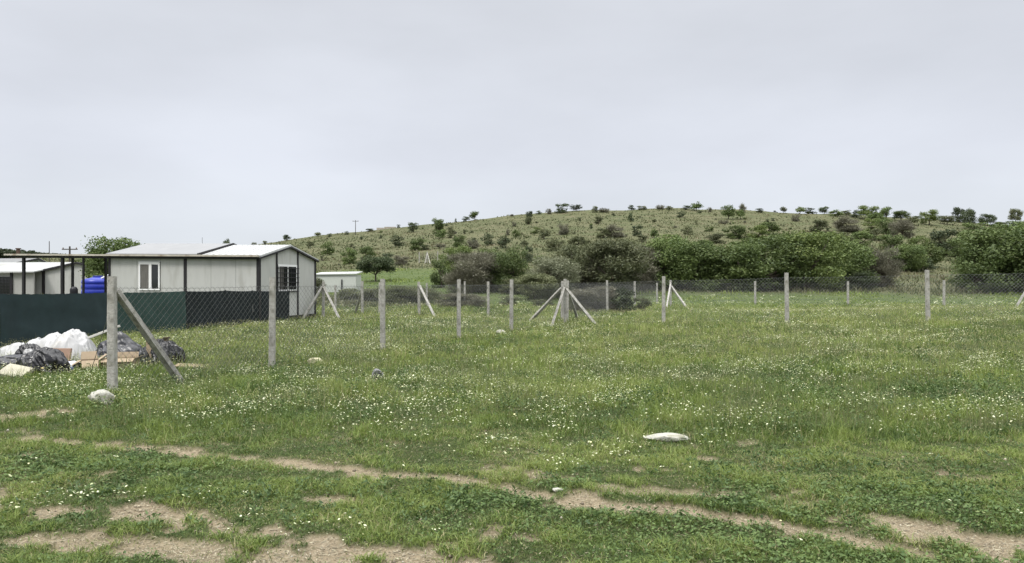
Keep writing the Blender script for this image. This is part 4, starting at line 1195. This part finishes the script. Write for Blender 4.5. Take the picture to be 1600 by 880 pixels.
rock('concrete_lump', 590, 12.9, .22, .2, .2, mat('grey_stone', (.24, .24, .24), rough=.9, var=.25, bump=.6, col2=(.05, .05, .05), fac2=(.5, .55)), 'grey broken concrete lump in the open meadow', 'stone', 15, sink=.1, facet=True)
rock('stone', 782, 23.5, .3, .2, .2, stone, 'small white stone left of the fifth concrete post', 'stone', 18)
for k, (px, py, s) in enumerate([(872, 772, .09)]):
    d = H * F / (py - CY)
    rock('stone', px, d, s, s * .7, s * .45, stone, 'small chalky stone on the edge of the sandy rut', 'stone', 30 + k)

def bag(name, px, d, wx, wy, hz, m, label, cat, seed, rz=0.0, wr=.10, sink=.12, peak=None, zoff=0.0):
    """crumpled sack: a squashed ball with folds and creases"""
    import bmesh
    bm = bmesh.new(); bmesh.ops.create_icosphere(bm, subdivisions=6, radius=1)
    V = np.array([v.co[:] for v in bm.verts])
    a = seed * 7.7
    low = fbm(V[:, 0] * 1.3 + a, V[:, 1] * 1.3 + V[:, 2] * 1.1, seed, 3) - .5
    rid = 1 - np.abs(2 * fbm(V[:, 0] * 3.2 + V[:, 2] * 2.2 + a, V[:, 1] * 3.4 - V[:, 2], seed + 3, 4) - 1)
    rid2 = 1 - np.abs(2 * fbm(V[:, 0] * 8 - V[:, 2] * 5 + a, V[:, 1] * 8 + V[:, 2] * 6, seed + 9, 3) - 1)
    f = 1 + low * .55 + (rid - .7) * wr * 2.6 + (rid2 - .7) * wr * .2
    V = V * f[:, None]
    V[:, 2] = np.where(V[:, 2] < -.55, -.55 + (V[:, 2] + .55) * .15, V[:, 2])
    if peak:
        k = np.exp(-(((V[:, 0] - peak[0]) / .28) ** 2 + ((V[:, 1] - peak[1]) / .4) ** 2)) * (V[:, 2] > 0)
        V[:, 2] += k * peak[2]
    zmin = V[:, 2].min(); V[:, 2] = (V[:, 2] - zmin) / (V[:, 2].max() - zmin)
    V *= np.array([wx / 2, wy / 2, hz])
    for v, c in zip(bm.verts, V): v.co = c
    me = bpy.data.meshes.new(name); bm.to_mesh(me); bm.free(); me.materials.append(m)
    me.polygons.foreach_set('use_smooth', np.ones(len(me.polygons), bool))
    o = link(name, me); p = at(px, d); o.location = (p.x, p.y, p.z - sink * hz + zoff); o.rotation_euler[2] = rz
    tag(o, label, cat)
    return o
blackp = mat('black_bag_plastic', (.010, .010, .012), rough=.27, var=.2, scale=8, spec=.5, bump=.35, bscale=7)
greyp = mat('grey_bag_plastic', (.030, .031, .037), rough=.30, var=.2, scale=8, spec=.5, bump=.35, bscale=7)
whitep = mat('white_sheet_plastic', (.37, .37, .368), rough=.32, var=.10, scale=4, spec=.5, bump=.3, bscale=6, col2=(.34, .33, .30), fac2=(.52, .72), scale2=3)
card = mat('brown_cardboard', (.235, .175, .12), rough=.9, var=.15, scale=5, bump=.2)
card_l = mat('light_cardboard', (.33, .26, .18), rough=.9, var=.12, scale=5, bump=.2)

def white_sheet():
    """long heap under crumpled white plastic sheeting: ridge line taken along its length"""
    nx, ny = 190, 110
    X = np.linspace(-1.25, 1.20, nx); Y = np.linspace(-.62, .62, ny)
    gxx, gyy = np.meshgrid(X, Y)
    ridge = np.interp(gxx, [-1.25, -1.0, -.7, -.3, .0, .18, .30, .42, .55, .72, .90, 1.10, 1.20], [.04, .26, .37, .46, .53, .60, .62, .60, .70, .67, .46, .22, .02])
    wd = np.interp(gxx, [-1.25, -.9, -.2, .5, .9, 1.2], [.22, .42, .52, .56, .46, .2])
    yy = gyy / wd
    prof = np.clip(1 - np.abs(yy) ** 2.6, 0, 1) ** .75
    n1 = 1 - np.abs(2 * fbm(gxx * 2.6 + gyy * 1.5 + 5, gyy * 3.2 - gxx * .8, 201, 4) - 1)
    n2 = 1 - np.abs(2 * fbm(gxx * 7 - gyy * 4, gyy * 8 + gxx * 3, 205, 3) - 1)
    z = ridge * .93 * prof * (1 + .22 * (n1 - .72)) + (n1 - .7) * .10 * prof + (n2 - .7) * .05 * prof
    z = np.maximum(z, -.02)
    yo = gyy + (n1 - .7) * .12
    V = np.stack([gxx, yo, z], -1).reshape(-1, 3)
    i = np.arange(ny - 1)[:, None] * nx + np.arange(nx - 1)[None, :]
    q = np.stack([i, i + 1, i + nx + 1, i + nx], -1).reshape(-1, 4)
    o = link('plastic_sheet', mesh_np('plastic_sheet', V, [q], whitep, smooth=True))
    p = at(70, 15.8); o.location = (p.x, p.y, p.z - .03); o.rotation_euler[2] = R(-4)
    o.modifiers.new('thickness', 'SOLIDIFY').thickness = .006
    tag(o, 'big crumpled white plastic sheet heaped on the rubbish by the green screen', 'plastic sheet')
white_sheet()
bag('rubbish_bag', 70, 13.3, .80, .6, .60, blackp, 'shiny black rubbish bag bulging at the front of the pile', 'bag', 5, wr=.12)
bag('rubbish_bag', 22, 13.9, 1.15, .5, .36, greyp, 'long dark grey torn bag sprawled at the left front of the pile', 'bag', 9, rz=R(14), wr=.14)
bag('rubbish_bag', 46, 14.5, .55, .4, .54, blackp, 'black bag standing against the white plastic sheet', 'bag', 14, wr=.12)
bag('rubbish_bag', 184, 15.3, .98, .62, .74, greyp, 'full charcoal bag behind the first concrete post', 'bag', 21, wr=.07, peak=(.1, 0, .25))
bag('rubbish_bag', 260, 15.0, .60, .45, .60, blackp, 'torn glossy black bag holding a carton beside the strut', 'bag', 27, wr=.22)
bag('shredded_bag', 232, 15.2, .35, .3, .42, greyp, 'ragged dark bag scrap behind the slanting strut', 'bag', 29, wr=.2)
bag('carrier_bag', 104, 13.95, .52, .35, .23, mat('blue_white_plastic', (.60, .62, .68), rough=.4, var=.1, col2=(.09, .15, .48), fac2=(.48, .53), scale2=7, bump=.8, bscale=16), 'crumpled blue and white carrier bag among the cartons', 'bag', 33, wr=.16)
bag('plastic_scrap', 45, 14.05, .16, .14, .14, whitep, 'small crumpled white scrap between the two black bags', 'scrap', 35, wr=.2, zoff=.30)
bag('foam_piece', 50, 13.1, .42, .25, .20, mat('yellow_foam', (.50, .42, .20), rough=.9, var=.2, bump=.6), 'ragged yellow foam piece tucked under the torn bag', 'foam', 37, wr=.2, zoff=.05)
def slab(name, px, d, sx, sy, sz, rot, m, label, cat, z=0.0):
    o = bevel(MB().box(-sx / 2, -sy / 2, -sz / 2, sx / 2, sy / 2, sz / 2).build(name, m), .006)
    p = at(px, d); o.location = (p.x, p.y, p.z + z); o.rotation_euler = [R(a) for a in rot]
    tag(o, label, cat); return o
slab('foam_board', 24, 12.85, .50, .30, .07, (28, 8, -12), mat('dirty_foam', (.40, .38, .30), rough=.9, var=.2, scale=7, bump=.5), 'dirty cream foam board leaning at the left front of the pile', 'board', z=.10)
slab('cardboard_sheet', 300, 14.3, .62, .3, .02, (4, 3, 6), card_l, 'flat pale cardboard strip lying right of the slanting strut', 'cardboard', z=.05)
slab('cardboard_sheet', 92, 14.75, .50, .05, .30, (-12, 0, -4), mat('pinkish_cardboard', (.30, .20, .15), rough=.9, var=.12), 'reddish brown cardboard sheet under the white plastic', 'cardboard', z=.20)
slab('plank', 160, 16.0, .75, .1, .05, (0, -22, 10), mat('painted_plank', (.55, .54, .50), rough=.7, var=.1), 'white painted plank sticking up beside the charcoal bag', 'plank', z=.58)
def carton(px, d, sx, sy, sz, rz, label, flaps, m, z=0.0, tip=0.0):
    p = at(px, d); root = empty('cardboard_box', (p.x, p.y, p.z + z), R(rz)); root.rotation_euler[1] = R(tip); tag(root, label, 'box')
    t = .008
    b = MB().box(-sx / 2, -sy / 2, 0, sx / 2, sy / 2, t)
    b.box(-sx / 2, -sy / 2, t, -sx / 2 + t, sy / 2, sz).box(sx / 2 - t, -sy / 2, t, sx / 2, sy / 2, sz)
    b.box(-sx / 2 + t, -sy / 2, t, sx / 2 - t, -sy / 2 + t, sz).box(-sx / 2 + t, sy / 2 - t, t, sx / 2 - t, sy / 2, sz)
    b.build('box_body', m, root)
    for side, ang, ln in flaps:
        a = R(ang); f = MB()
        if side in 'fb':
            s = -1 if side == 'f' else 1; y0 = s * sy / 2; y1 = y0 + s * ln * math.cos(a); z1 = sz + ln * math.sin(a)
            f.add([(-sx / 2 + .01, y0, sz), (sx / 2 - .01, y0, sz), (sx / 2 - .02, y1, z1), (-sx / 2 + .02, y1, z1),
                   (-sx / 2 + .01, y0, sz + t), (sx / 2 - .01, y0, sz + t), (sx / 2 - .02, y1, z1 + t), (-sx / 2 + .02, y1, z1 + t)],
                  [(0, 3, 2, 1), (4, 5, 6, 7), (0, 1, 5, 4), (1, 2, 6, 5), (2, 3, 7, 6), (3, 0, 4, 7)])
        else:
            s = -1 if side == 'l' else 1; x0 = s * sx / 2; x1 = x0 + s * ln * math.cos(a); z1 = sz + ln * math.sin(a)
            f.add([(x0, -sy / 2 + .01, sz), (x0, sy / 2 - .01, sz), (x1, sy / 2 - .02, z1), (x1, -sy / 2 + .02, z1),
                   (x0, -sy / 2 + .01, sz + t), (x0, sy / 2 - .01, sz + t), (x1, sy / 2 - .02, z1 + t), (x1, -sy / 2 + .02, z1 + t)],
                  [(0, 3, 2, 1), (4, 5, 6, 7), (0, 1, 5, 4), (1, 2, 6, 5), (2, 3, 7, 6), (3, 0, 4, 7)])
        f.build('flap', card_l, root)
    return root
carton(140, 13.95, .30, .30, .20, 32, 'open brown cardboard box with splayed flaps in front of the white sheet', [('f', -45, .18), ('b', 60, .16), ('l', -30, .16), ('r', 35, .16)], card)
carton(188, 14.2, .60, .30, .17, 12, 'long low cardboard box behind the first concrete post', [('f', -35, .10), ('r', 20, .12), ('b', 70, .1)], card_l, z=.02)
carton(246, 15.15, .34, .25, .48, -18, 'upright cardboard box wrapped by the torn black bag', [('f', 20, .08), ('r', 40, .10)], card_l, z=.0)
print('objects', len(SC.objects))
